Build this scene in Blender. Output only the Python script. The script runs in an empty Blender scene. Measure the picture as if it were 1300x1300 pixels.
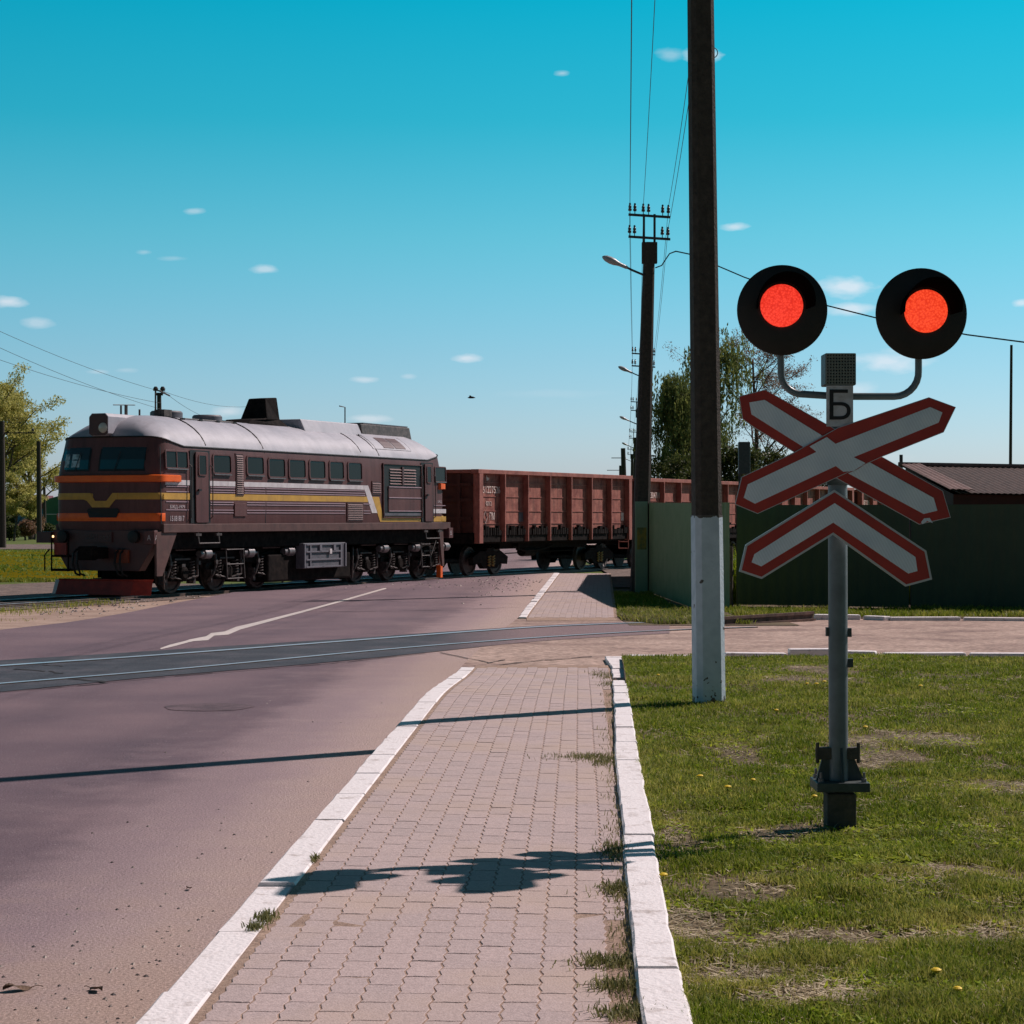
import bpy, bmesh, math, random
import numpy as np
from mathutils import Vector, Matrix
random.seed(7); rng = np.random.default_rng(11)
S = bpy.context.scene
COL = S.collection
R = math.radians
# ------------------------------------------------------------------ camera, world, sun
F_PX, HOR, CAMZ = 2600.0, 656.0, 1.6
cd = bpy.data.cameras.new('camera'); cam = bpy.data.objects.new('camera', cd); COL.objects.link(cam)
cam.location = (0, 0, CAMZ); cam.rotation_euler = (R(90), 0, 0)
cd.sensor_width = 36; cd.lens = F_PX/1300*36; cd.shift_y = (HOR-650)/1300; cd.clip_start = 0.1; cd.clip_end = 6000
S.camera = cam
SUN_AZ = math.atan2(0.82, 0.57)     # clockwise from +Y
SUN_EL = R(45)
w = bpy.data.worlds.new('World'); S.world = w; w.use_nodes = True
nt = w.node_tree; N = nt.nodes; LK = nt.links
for n in list(N): N.remove(n)
out = N.new('ShaderNodeOutputWorld'); bg = N.new('ShaderNodeBackground'); bg.inputs[1].default_value = 0.10
sky = N.new('ShaderNodeTexSky'); sky.sky_type = 'NISHITA'; sky.sun_disc = False
sky.sun_elevation = SUN_EL; sky.sun_rotation = SUN_AZ; sky.air_density = 1.0; sky.dust_density = 0.6; sky.ozone_density = 1.2
tc = N.new('ShaderNodeTexCoord'); sep = N.new('ShaderNodeSeparateXYZ'); LK.new(tc.outputs['Generated'], sep.inputs[0])
ramp = N.new('ShaderNodeValToRGB'); LK.new(sep.outputs['Z'], ramp.inputs[0])
SKY_STOPS = [(0.0, (0.72, 0.79, 1.20)), (0.035, (0.64, 0.83, 1.16)), (0.079, (0.49, 0.83, 1.04)), (0.135, (0.29, 0.89, 0.95)), (0.19, (0.08, 0.88, 0.89)), (0.25, (0.006, 0.915, 0.91)), (0.42, (0.22, 0.44, 0.44)), (1.0, (0.26, 0.22, 0.19))]
cr = ramp.color_ramp
while len(cr.elements) < len(SKY_STOPS): cr.elements.new(0.5)
for e, (p, c) in zip(cr.elements, SKY_STOPS): e.position = p; e.color = (*c, 1)
mul = N.new('ShaderNodeMix'); mul.data_type = 'RGBA'; mul.blend_type = 'MULTIPLY'; mul.inputs[0].default_value = 1
LK.new(sky.outputs[0], mul.inputs[6]); LK.new(ramp.outputs[0], mul.inputs[7])
# small fair-weather clouds, fixed directions in the sky
def skydir(px, py):
    v = Vector(((px-650)/F_PX, 1, (HOR-py)/F_PX)); return v
CLOUDS = [(893,71,26,9,.75),(852,70,18,7,.25),(714,93,10,4,.35),(931,288,17,5,.5),(336,342,17,5,.4),(246,268,12,4,.3),(184,320,10,3,.2),(218,328,16,3,.15),
          (8,383,24,7,.55),(48,410,20,6,.3),(1075,364,34,13,.6),(1080,393,30,8,.55),(1130,459,45,13,.5),(1085,497,26,10,.3),(592,455,16,5,.5),(462,482,15,4,.35),(470,531,24,5,.35),
          (290,523,20,6,.35),(518,478,9,3,.2),(1296,385,12,5,.5),(160,470,14,3,.15),(125,472,12,3,.2),(700,500,60,5,.06),(1090,580,60,8,.12)]
geo_dir = tc.outputs['Generated']
noi = N.new('ShaderNodeTexNoise'); noi.inputs['Scale'].default_value = 90; noi.inputs['Detail'].default_value = 5
mp = N.new('ShaderNodeMapping'); mp.inputs['Scale'].default_value = (1, 1, 2.6); LK.new(geo_dir, mp.inputs[0]); LK.new(mp.outputs[0], noi.inputs[0])
def M_(op, a, b=None, c=None):
    n = N.new('ShaderNodeMath'); n.operation = op
    for i, x in enumerate((a, b, c)):
        if x is None: continue
        if isinstance(x, (int, float)): n.inputs[i].default_value = x
        else: LK.new(x, n.inputs[i])
    return n.outputs[0]
ny = M_('DIVIDE', sep.outputs['X'], M_('MAXIMUM', sep.outputs['Y'], 0.05)); nz = M_('DIVIDE', sep.outputs['Z'], M_('MAXIMUM', sep.outputs['Y'], 0.05))
nn = M_('MULTIPLY', M_('SUBTRACT', noi.outputs[0], 0.5), 2.6)
tot = None
for (px, py, rx, ry, a) in CLOUDS:
    dx = M_('MULTIPLY', M_('SUBTRACT', ny, (px-650)/F_PX), F_PX/(rx*1.25)); dz = M_('MULTIPLY', M_('SUBTRACT', nz, (HOR-py)/F_PX), F_PX/(ry*1.25))
    d = M_('SQRT', M_('ADD', M_('MULTIPLY', dx, dx), M_('MULTIPLY', dz, dz)))
    m = M_('MULTIPLY', M_('MAXIMUM', M_('MINIMUM', M_('MULTIPLY', M_('ADD', M_('SUBTRACT', 1.0, d), M_('MULTIPLY', nn, 0.45)), 1.3), 1.0), 0.0), min(.85, a*.98))
    tot = m if tot is None else M_('MAXIMUM', tot, m)
fwd = M_('GREATER_THAN', sep.outputs['Y'], 0.2); tot = M_('MULTIPLY', tot, fwd)
mixc = N.new('ShaderNodeMix'); mixc.data_type = 'RGBA'; LK.new(tot, mixc.inputs[0]); LK.new(mul.outputs[2], mixc.inputs[6]); mixc.inputs[7].default_value = (9.0, 8.6, 9.0, 1)
# the sky away from the sun (behind the camera) is deeper
bk = N.new('ShaderNodeMapRange'); bk.inputs[1].default_value = -.7; bk.inputs[2].default_value = .55; bk.inputs[3].default_value = .36; bk.inputs[4].default_value = 1; bk.interpolation_type = 'SMOOTHSTEP'; LK.new(sep.outputs['Y'], bk.inputs[0])
dim = N.new('ShaderNodeVectorMath'); dim.operation = 'SCALE'; LK.new(mixc.outputs[2], dim.inputs[0]); LK.new(bk.outputs[0], dim.inputs['Scale'])
LK.new(dim.outputs[0], bg.inputs[0]); LK.new(bg.outputs[0], out.inputs[0])

sd = bpy.data.lights.new('sun', 'SUN'); sd.energy = 4.4; sd.angle = R(0.53); sd.color = (1.0, 0.85, 0.82)
sun = bpy.data.objects.new('sun', sd); COL.objects.link(sun)
sv = Vector((math.sin(SUN_AZ)*math.cos(SUN_EL), math.cos(SUN_AZ)*math.cos(SUN_EL), math.sin(SUN_EL)))
sun.rotation_euler = sv.to_track_quat('Z', 'Y').to_euler(); sun.location = (30, 20, 40)
S.view_settings.view_transform = 'Standard'; S.view_settings.look = 'None'; S.view_settings.gamma = 1; S.view_settings.exposure = 0.10
S.render.engine = 'CYCLES'

# ------------------------------------------------------------------ helpers
def sm(a, b, x):
    t = max(0, min(1, (x-a)/(b-a))); return t*t*(3-2*t)
def zroad(Y): return -0.20 - 0.20*sm(26, 46, Y)
def zwalk(Y): return 0.0 - 0.18*sm(17.5, 24.5, Y) if Y < 30 else zroad(Y) + 0.07*sm(38, 44, Y)+0.004
def zlawn(Y): return 0.0 - 0.12*sm(20, 26, Y)
def G(px, py, zf=zroad):
    z = -0.2
    for _ in range(30):
        Y = (CAMZ-z)*F_PX/(py-HOR); z = zf(Y)
    return Vector(((px-650)/F_PX*Y, Y, z))
def at(px, py, Y): return Vector(((px-650)/F_PX*Y, Y, CAMZ+(HOR-py)/F_PX*Y))
def interp(pts):
    xs = [p[0] for p in pts]; ys = [p[1] for p in pts]
    return lambda t: float(np.interp(t, xs, ys))

def lin(c): return tuple(((v/255)/12.92 if v/255 <= .04045 else (((v/255)+.055)/1.055)**2.4) for v in c)
MATS = {}
def mat(name, col, col2=None, rough=0.7, scale=6, detail=4, contrast=(0.35, 0.65), bump=0.0, bscale=40, metal=0.0, spec=0.4, emit=None, estr=0, trans=0, stretch=None, coat=0):
    m = bpy.data.materials.new(name); m.use_nodes = True; t = m.node_tree; n = t.nodes; l = t.links
    b = n['Principled BSDF']; b.inputs['Roughness'].default_value = rough; b.inputs['Metallic'].default_value = metal
    b.inputs['Specular IOR Level'].default_value = spec
    b.inputs['Base Color'].default_value = (*col, 1)
    tcn = n.new('ShaderNodeTexCoord'); src = tcn.outputs['Object']
    if stretch:
        mpn = n.new('ShaderNodeMapping'); mpn.inputs['Scale'].default_value = stretch; l.new(src, mpn.inputs[0]); src = mpn.outputs[0]
    if col2:
        no = n.new('ShaderNodeTexNoise'); no.inputs['Scale'].default_value = scale; no.inputs['Detail'].default_value = detail; no.inputs['Roughness'].default_value = .65
        l.new(src, no.inputs[0]); r = n.new('ShaderNodeValToRGB'); l.new(no.outputs[0], r.inputs[0])
        r.color_ramp.elements[0].position = contrast[0]; r.color_ramp.elements[0].color = (*col, 1)
        r.color_ramp.elements[1].position = contrast[1]; r.color_ramp.elements[1].color = (*col2, 1)
        l.new(r.outputs[0], b.inputs['Base Color'])
    if bump:
        no2 = n.new('ShaderNodeTexNoise'); no2.inputs['Scale'].default_value = bscale; no2.inputs['Detail'].default_value = 3
        l.new(src, no2.inputs[0]); bp = n.new('ShaderNodeBump'); bp.inputs['Strength'].default_value = bump; bp.inputs['Distance'].default_value = .01
        l.new(no2.outputs[0], bp.inputs['Height']); l.new(bp.outputs[0], b.inputs['Normal'])
    if emit: b.inputs['Emission Color'].default_value = (*emit, 1); b.inputs['Emission Strength'].default_value = estr
    if coat: b.inputs['Coat Weight'].default_value = coat
    MATS[name] = m; return m

class MB:
    def __init__(s): s.v = []; s.f = []; s.m = []
    def add(s, vs, fs, mi=0):
        o = len(s.v); s.v += [tuple(p) for p in vs]; s.f += [tuple(i+o for i in f) for f in fs]; s.m += [mi]*len(fs); return s
    def box(s, a, b, mi=0, M=None):
        x0, y0, z0 = a; x1, y1, z1 = b
        vs = [Vector(p) for p in ((x0,y0,z0),(x1,y0,z0),(x1,y1,z0),(x0,y1,z0),(x0,y0,z1),(x1,y0,z1),(x1,y1,z1),(x0,y1,z1))]
        if M: vs = [M @ p for p in vs]
        return s.add(vs, [(0,3,2,1),(4,5,6,7),(0,1,5,4),(1,2,6,5),(2,3,7,6),(3,0,4,7)], mi)
    def cbox(s, c, d, mi=0, M=None):
        return s.box([c[i]-d[i]/2 for i in range(3)], [c[i]+d[i]/2 for i in range(3)], mi, M)
    def tube(s, pts, r, n=8, mi=0, cap=True):
        pts = [Vector(p) for p in pts]; rs = r if isinstance(r, (list, tuple)) else [r]*len(pts)
        rings = []; up = None
        for i, p in enumerate(pts):
            d = (pts[min(i+1, len(pts)-1)]-pts[max(i-1, 0)]).normalized()
            if up is None: up = Vector((0,0,1)) if abs(d.z) < .9 else Vector((0,1,0))
            a = d.cross(up).normalized(); b = a.cross(d).normalized(); up = b
            rings.append([p+(a*math.cos(2*math.pi*k/n)+b*math.sin(2*math.pi*k/n))*rs[i] for k in range(n)])
        vs = [q for rg in rings for q in rg]; fs = []
        for i in range(len(pts)-1):
            for k in range(n): fs.append((i*n+k, i*n+(k+1)%n, (i+1)*n+(k+1)%n, (i+1)*n+k))
        if cap: fs.append(tuple(range(n))[::-1]); fs.append(tuple((len(pts)-1)*n+k for k in range(n)))
        return s.add(vs, fs, mi)
    def lathe(s, prof, n=24, M=None, mi=0, cap=True):      # prof: (r, h) about local z
        M = M or Matrix(); vs = []; fs = []
        for r, h in prof:
            for k in range(n):
                a = 2*math.pi*k/n; vs.append(M @ Vector((r*math.cos(a), r*math.sin(a), h)))
        for i in range(len(prof)-1):
            for k in range(n): fs.append((i*n+k, i*n+(k+1)%n, (i+1)*n+(k+1)%n, (i+1)*n+k))
        if cap: fs.append(tuple(range(n))[::-1]); fs.append(tuple((len(prof)-1)*n+k for k in range(n)))
        return s.add(vs, fs, mi)
    def prism(s, poly, fn, t0, t1, mi=0):                    # poly 2D, fn(u,v,t)->3D
        n = len(poly); vs = [fn(u, v, t0) for u, v in poly]+[fn(u, v, t1) for u, v in poly]
        fs = [tuple(range(n)), tuple(range(2*n-1, n-1, -1))]+[(i, i+n, (i+1) % n+n, (i+1) % n) for i in range(n)]
        return s.add(vs, fs, mi)
    def build(s, name, mats, parent=None, smooth=False, bevel=0, fix=True):
        me = bpy.data.meshes.new(name); me.from_pydata(s.v, [], s.f)
        if not isinstance(mats, (list, tuple)): mats = [mats]
        for m in mats: me.materials.append(m)
        me.polygons.foreach_set('material_index', s.m)
        if fix:
            bm = bmesh.new(); bm.from_mesh(me); bmesh.ops.recalc_face_normals(bm, faces=bm.faces); bm.to_mesh(me); bm.free()
        if smooth: 
            me.polygons.foreach_set('use_smooth', [True]*len(me.polygons))
            try: me.set_sharp_from_angle(angle=R(38))
            except Exception: pass
        me.update(); o = bpy.data.objects.new(name, me); COL.objects.link(o)
        if parent: o.parent = parent
        if bevel:
            md = o.modifiers.new('bevel', 'BEVEL'); md.width = bevel; md.segments = 2; md.limit_method = 'ANGLE'
        return o
def npmesh(name, V, Fc, mats, parent=None, mi=None, smooth=False, col=None):      # V (n,3), Fc (m,k)
    me = bpy.data.meshes.new(name); k = Fc.shape[1]
    me.vertices.add(len(V)); me.vertices.foreach_set('co', V.astype(np.float32).ravel())
    me.loops.add(Fc.size); me.loops.foreach_set('vertex_index', Fc.astype(np.int32).ravel())
    me.polygons.add(len(Fc)); me.polygons.foreach_set('loop_start', (np.arange(len(Fc))*k).astype(np.int32))
    try: me.polygons.foreach_set('loop_total', np.full(len(Fc), k, np.int32))
    except Exception: pass
    if not isinstance(mats, (list, tuple)): mats = [mats]
    for m in mats: me.materials.append(m)
    if mi is not None: me.polygons.foreach_set('material_index', mi.astype(np.int32))
    if col is not None:
        a = me.attributes.new('tint', 'FLOAT', 'POINT'); a.data.foreach_set('value', col.astype(np.float32))
    me.update(calc_edges=True); me.validate()
    if smooth: me.polygons.foreach_set('use_smooth', [True]*len(me.polygons))
    o = bpy.data.objects.new(name, me); COL.objects.link(o)
    if parent: o.parent = parent
    return o
def tag(o, label=None, cat=None, group=None, kind=None):
    if label: o['label'] = label
    if cat: o['category'] = cat
    if group: o['group'] = group
    if kind: o['kind'] = kind
    return o
def thing(name, label, cat, loc=(0,0,0), rz=0, group=None):
    o = bpy.data.objects.new(name, None); COL.objects.link(o); o.location = loc; o.rotation_euler = (0,0,rz); o.empty_display_size = .3
    return tag(o, label, cat, group)
def struct(o): o['kind'] = 'structure'; return o
def copytree(o, parent=None, **kw):
    c = o.copy(); COL.objects.link(c); c.parent = parent
    for ch in list(o.children): copytree(ch, c)
    return c
def split(o, key):
    me = o.data; bm = bmesh.new(); bm.from_mesh(me); seen = set(); groups = {}
    for v in bm.verts:
        if v in seen: continue
        st = [v]; seen.add(v); isl = []
        while st:
            x = st.pop(); isl.append(x)
            for e in x.link_edges:
                y = e.other_vert(x)
                if y not in seen: seen.add(y); st.append(y)
        c = sum((x.co for x in isl), Vector())/len(isl); groups.setdefault(key(c), set()).update(x.index for x in isl)
    bm.free(); out = []
    for k, g in sorted(groups.items()):
        n = me.copy(); b2 = bmesh.new(); b2.from_mesh(n); bmesh.ops.delete(b2, geom=[v for v in b2.verts if v.index not in g], context='VERTS'); b2.to_mesh(n); b2.free()
        c = o.copy(); c.data = n; COL.objects.link(c); out.append(c)
    nm = o.name; bpy.data.objects.remove(o)
    if out: out[0].name = nm
    return out
ysign = lambda c: c.y > 0
def text(name, s, size, m, parent, M, extrude=0.002, sx=1.0):
    cu = bpy.data.curves.new('txt', 'FONT'); cu.body = s; cu.size = size; cu.align_x = 'CENTER'; cu.align_y = 'CENTER'; cu.extrude = extrude
    to = bpy.data.objects.new('txt', cu); me = bpy.data.meshes.new_from_object(to); bpy.data.objects.remove(to)
    me.transform(Matrix.Diagonal((sx, 1, 1, 1))); me.transform(M); me.materials.clear(); me.materials.append(m)
    o = bpy.data.objects.new(name, me); COL.objects.link(o); o.parent = parent; return o

# ------------------------------------------------------------------ materials
def ground_mat(name, cols, scale_big, scale_fine, fine=0.25, bump=0.3, bsc=60, rough=0.95, dust=None, cracks=False, spk=None):
    m = bpy.data.materials.new(name); m.use_nodes = True; t = m.node_tree; n = t.nodes; l = t.links
    b = n['Principled BSDF']; b.inputs['Roughness'].default_value = rough; b.inputs['Specular IOR Level'].default_value = .25
    g = n.new('ShaderNodeNewGeometry'); pos = g.outputs['Position']
    def noise(sc, d=5, rg=.6, src=pos):
        x = n.new('ShaderNodeTexNoise'); x.inputs['Scale'].default_value = sc; x.inputs['Detail'].default_value = d; x.inputs['Roughness'].default_value = rg; l.new(src, x.inputs[0]); return x.outputs[0]
    r = n.new('ShaderNodeValToRGB'); l.new(noise(scale_big), r.inputs[0])
    while len(r.color_ramp.elements) < len(cols): r.color_ramp.elements.new(.5)
    for e, (p, c) in zip(r.color_ramp.elements, cols): e.position = p; e.color = (*c, 1)
    cur = r.outputs[0]
    def mix(fac, a, bcol, mode='MIX'):
        x = n.new('ShaderNodeMix'); x.data_type = 'RGBA'; x.blend_type = mode
        if isinstance(fac, float): x.inputs[0].default_value = fac
        else: l.new(fac, x.inputs[0])
        l.new(a, x.inputs[6])
        if isinstance(bcol, tuple): x.inputs[7].default_value = (*bcol, 1)
        else: l.new(bcol, x.inputs[7])
        return x.outputs[2]
    def mr(src, a, bb, c=0, d=1):
        x = n.new('ShaderNodeMapRange'); x.inputs[1].default_value = a; x.inputs[2].default_value = bb; x.inputs[3].default_value = c; x.inputs[4].default_value = d; l.new(src, x.inputs[0]); return x.outputs[0]
    def mt(op, a, bb):
        x = n.new('ShaderNodeMath'); x.operation = op
        for i, q in enumerate((a, bb)):
            if isinstance(q, (int, float)): x.inputs[i].default_value = q
            else: l.new(q, x.inputs[i])
        return x.outputs[0]
    if dust: 
        sp = n.new('ShaderNodeSeparateXYZ'); l.new(pos, sp.inputs[0])
        for (fn, colr) in dust: cur = mix(fn(sp, mt, mr, noise), cur, colr)
    fn_ = noise(scale_fine, 3, .8); gv = n.new('ShaderNodeCombineColor')
    k = mr(fn_, .3, .7, 1-fine, 1+fine)
    for i in range(3): l.new(k, gv.inputs[i])
    cur = mix(1.0, cur, gv.outputs[0], 'MULTIPLY')
    if spk:
        vo = n.new('ShaderNodeTexVoronoi'); vo.inputs['Scale'].default_value = spk[0]; l.new(pos, vo.inputs[0])
        cur = mix(mt('MULTIPLY', mr(vo.outputs['Distance'], .10, .16, 1, 0), mr(noise(9), .52, .62, 0, spk[2])), cur, spk[1])
    if cracks:
        vo = n.new('ShaderNodeTexVoronoi'); vo.feature = 'DISTANCE_TO_EDGE'; vo.inputs['Scale'].default_value = .55
        ad = n.new('ShaderNodeVectorMath'); ad.operation = 'ADD'; nv = n.new('ShaderNodeTexNoise'); nv.inputs['Scale'].default_value = 1.6; nv.inputs['Detail'].default_value = 6; l.new(pos, nv.inputs[0])
        l.new(pos, ad.inputs[0]); l.new(nv.outputs['Color'], ad.inputs[1]); l.new(ad.outputs[0], vo.inputs[0])
        cur = mix(mt('MULTIPLY', mr(vo.outputs['Distance'], 0, .012, 1, 0), mr(noise(.35), .53, .6, 0, .7)), cur, (.03, .025, .03))
    l.new(cur, b.inputs['Base Color'])
    bp = n.new('ShaderNodeBump'); bp.inputs['Strength'].default_value = bump; bp.inputs['Distance'].default_value = .012
    l.new(noise(bsc, 5, .8), bp.inputs['Height']); l.new(bp.outputs[0], b.inputs['Normal'])
    MATS[name] = m; return m

ASPH1, ASPH2 = (.125, .088, .108), (.20, .138, .152)
SAND = (.36, .25, .205)
# kerb line (road side): X = a + b*Y
ka = G(173, 1300); kb = G(585, 847); KB = (kb.x-ka.x)/(kb.y-ka.y); KA = ka.x-KB*ka.y
def dust_kerb(sp, mt, mr, noise):
    d = mt('SUBTRACT', mt('ADD', mt('MULTIPLY', sp.outputs['Y'], KB), KA), sp.outputs['X'])     # distance from kerb
    base = mr(d, .75, 1.45, 1, 0); nb = mt('MULTIPLY', mt('SUBTRACT', noise(1.8), .5), 1.1)
    return mt('MULTIPLY', mt('MINIMUM', mt('MAXIMUM', mt('ADD', base, mt('MULTIPLY', nb, mr(d, .0, 1.9, .5, 1))), 0.), mr(d, .1, 2.1, 1, 0)), .85)
def dust_edge(sp, mt, mr, noise):
    d = mt('SUBTRACT', mt('ADD', mt('MULTIPLY', sp.outputs['Y'], KB), KA), sp.outputs['X'])
    return mt('MULTIPLY', mt('MINIMUM', mt('MAXIMUM', mt('ADD', mr(d, .15, .75, 1, 0), mt('MULTIPLY', mt('SUBTRACT', noise(2.5), .5), 1.3)), 0.), mr(d, .3, 1.2, 1, 0)), .8)
def dust_near(sp, mt, mr, noise):
    y = mr(sp.outputs['Y'], 7.2, 9.0, 1, 0); nb = mt('MULTIPLY', mt('SUBTRACT', noise(2.2), .5), 2.2)
    return mt('MULTIPLY', mt('MINIMUM', mt('MAXIMUM', mt('ADD', y, nb), 0.), mr(sp.outputs['Y'], 7.2, 10.5, 1, 0)), .8)
def dust_far(sp, mt, mr, noise):
    d = mr(sp.outputs['X'], -2.5, .6, 0, 1); y = mr(sp.outputs['Y'], 20, 23.5, 0, 1); y2 = mr(sp.outputs['Y'], 25, 40, 1, .35)
    nb = mt('ADD', .35, noise(.9)); return mt('MULTIPLY', mt('MULTIPLY', mt('MULTIPLY', d, y), y2), mt('MULTIPLY', nb, .8))
def lane_wear(sp, mt, mr, noise):
    tot_ = None
    for off in (1.9, 3.5, 5.4):
        d = mt('SUBTRACT', mt('ADD', mt('MULTIPLY', sp.outputs['Y'], KB*1.0), KA-off), sp.outputs['X']); a = mr(mt('ABSOLUTE', mt('ADD', d, mt('MULTIPLY', mt('SUBTRACT', noise(.8), .5), .5)), 0), .0, .42, .42, 0)
        tot_ = a if tot_ is None else mt('MAXIMUM', tot_, a)
    return mt('MULTIPLY', tot_, mr(noise(1.5), .3, .65, .2, 1))
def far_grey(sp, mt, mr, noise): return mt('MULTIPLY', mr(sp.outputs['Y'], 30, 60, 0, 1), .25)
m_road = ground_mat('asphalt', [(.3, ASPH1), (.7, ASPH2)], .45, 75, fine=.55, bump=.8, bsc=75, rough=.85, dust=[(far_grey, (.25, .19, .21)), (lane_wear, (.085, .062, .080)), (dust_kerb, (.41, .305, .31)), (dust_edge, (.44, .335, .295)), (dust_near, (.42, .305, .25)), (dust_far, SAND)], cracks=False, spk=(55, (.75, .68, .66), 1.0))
m_side = ground_mat('dusty_road', [(.32, (.22, .15, .13)), (.5, (.36, .26, .215)), (.72, (.46, .34, .285))], .8, 9, fine=.5, bump=1.0, bsc=9, cracks=False, spk=(4.5, (.12, .08, .07), .8))
m_sand = ground_mat('sand', [(.3, (.26, .18, .14)), (.7, (.42, .31, .25))], 1.2, 25, fine=.35, bump=.8, bsc=25, spk=(12, (.10, .10, .04), .8))
m_ballast = ground_mat('ballast', [(.3, (.10, .075, .065)), (.7, (.22, .165, .14))], 2.0, 12, fine=.6, bump=1.0, bsc=16)
m_soil = ground_mat('soil', [(.3, (.09, .075, .035)), (.6, (.15, .11, .07)), (.75, (.25, .175, .13))], .9, 30, fine=.35, bump=.8, bsc=30)
m_field = ground_mat('field', [(.3, (.07, .10, .018)), (.6, (.10, .13, .022)), (.8, (.16, .14, .05))], .5, 9, fine=.45, bump=.8, bsc=8)
m_panel = ground_mat('crossing_panel', [(.3, (.028, .05, .062)), (.7, (.05, .075, .088))], 1.2, 60, fine=.25, bump=.4, bsc=50, rough=.6)
def pdust(sp, mt, mr, noise): return mt('MULTIPLY', mr(sp.outputs['X'], -1.2, .2, 0, 1), .72)
m_panel2 = ground_mat('dusty_crossing_panel', [(.3, (.038, .045, .058)), (.5, (.055, .062, .075)), (.75, (.10, .095, .11))], 1.6, 40, fine=.45, bump=.8, bsc=40, rough=.85, dust=[(pdust, (.28, .19, .19))])
m_joint = ground_mat('joint_sand', [(.3, (.26, .18, .14)), (.7, (.42, .30, .23))], 5, 60, fine=.4, bump=.6, bsc=60)
m_line = mat('road_paint', (.62, .56, .52), (.45, .38, .37), rough=.7, scale=14, contrast=(.45, .75), bump=.2)

def tintmat(name, cA, cB, rough=.9, bump=.25, bsc=120, noise_sc=30, amt=.3, dustc=None):
    m = bpy.data.materials.new(name); m.use_nodes = True; t = m.node_tree; n = t.nodes; l = t.links
    b = n['Principled BSDF']; b.inputs['Roughness'].default_value = rough; b.inputs['Specular IOR Level'].default_value = .2
    a = n.new('ShaderNodeAttribute'); a.attribute_name = 'tint'; r = n.new('ShaderNodeValToRGB'); l.new(a.outputs['Fac'], r.inputs[0])
    r.color_ramp.elements[0].color = (*cA, 1); r.color_ramp.elements[1].color = (*cB, 1)
    g = n.new('ShaderNodeNewGeometry'); no = n.new('ShaderNodeTexNoise'); no.inputs['Scale'].default_value = noise_sc; no.inputs['Detail'].default_value = 5; l.new(g.outputs['Position'], no.inputs[0])
    mr = n.new('ShaderNodeMapRange'); mr.inputs[1].default_value = .3; mr.inputs[2].default_value = .7; mr.inputs[3].default_value = 1-amt; mr.inputs[4].default_value = 1+amt; l.new(no.outputs[0], mr.inputs[0])
    cc = n.new('ShaderNodeCombineColor'); [l.new(mr.outputs[0], cc.inputs[i]) for i in range(3)]
    x = n.new('ShaderNodeMix'); x.data_type = 'RGBA'; x.blend_type = 'MULTIPLY'; x.inputs[0].default_value = 1; l.new(r.outputs[0], x.inputs[6]); l.new(cc.outputs[0], x.inputs[7])
    cur = x.outputs[2]
    if dustc:
        n3 = n.new('ShaderNodeTexNoise'); n3.inputs['Scale'].default_value = 1.1; n3.inputs['Detail'].default_value = 6; l.new(g.outputs['Position'], n3.inputs[0])
        m3 = n.new('ShaderNodeMapRange'); m3.inputs[1].default_value = .46; m3.inputs[2].default_value = .68; m3.inputs[4].default_value = .75; l.new(n3.outputs[0], m3.inputs[0])
        y = n.new('ShaderNodeMix'); y.data_type = 'RGBA'; l.new(m3.outputs[0], y.inputs[0]); l.new(cur, y.inputs[6]); y.inputs[7].default_value = (*dustc, 1); cur = y.outputs[2]
    l.new(cur, b.inputs['Base Color'])
    if bump:
        n2 = n.new('ShaderNodeTexNoise'); n2.inputs['Scale'].default_value = bsc; l.new(g.outputs['Position'], n2.inputs[0]); bp = n.new('ShaderNodeBump'); bp.inputs['Strength'].default_value = bump; bp.inputs['Distance'].default_value = .006
        l.new(n2.outputs[0], bp.inputs['Height']); l.new(bp.outputs[0], b.inputs['Normal'])
    MATS[name] = m; return m
m_paver = tintmat('paver', (.415, .335, .322), (.455, .362, .345), amt=.15, bump=.5, noise_sc=60, dustc=(.46, .355, .30))
m_kerb = mat('whitewashed_kerb', (.76, .72, .72), (.38, .32, .29), rough=.8, scale=7, detail=12, contrast=(.54, .74), bump=.6, bscale=45)
def leafmat(name, cA, cB, tr=.35):
    m = tintmat(name, cA, cB, rough=.55, bump=0, noise_sc=3, amt=.25); t = m.node_tree; n = t.nodes; l = t.links
    b = n['Principled BSDF']; o = n['Material Output']; ts = n.new('ShaderNodeBsdfTranslucent'); ms = n.new('ShaderNodeMixShader'); ms.inputs[0].default_value = tr
    l.new(b.inputs['Base Color'].links[0].from_socket, ts.inputs[0]); l.new(b.outputs[0], ms.inputs[1]); l.new(ts.outputs[0], ms.inputs[2]); l.new(ms.outputs[0], o.inputs[0]); return m
m_grass = leafmat('grass_blade', (.13, .19, .010), (.46, .42, .11), .45)
m_drygrass = leafmat('dry_grass', (.22, .20, .09), (.36, .31, .17), .3)
m_petal = mat('dandelion_petal', (.75, .52, .01), rough=.6)
m_stem = mat('stem', (.08, .13, .02), rough=.6)
m_leafY = leafmat('spring_leaf', (.30, .29, .07), (.55, .52, .17), .5)
m_leafD = leafmat('birch_leaf', (.055, .10, .035), (.24, .26, .07), .45)
m_leafR = leafmat('red_bud_leaf', (.16, .08, .06), (.30, .20, .11), .4)
m_leafB = leafmat('bush_leaf', (.03, .05, .015), (.10, .12, .03), .3)
m_bark = mat('bark', (.05, .035, .028), (.11, .08, .065), scale=12, bump=.5)
m_birch = mat('birch_bark', (.30, .28, .25), (.06, .05, .045), scale=5, contrast=(.5, .6), bump=.4)

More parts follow.
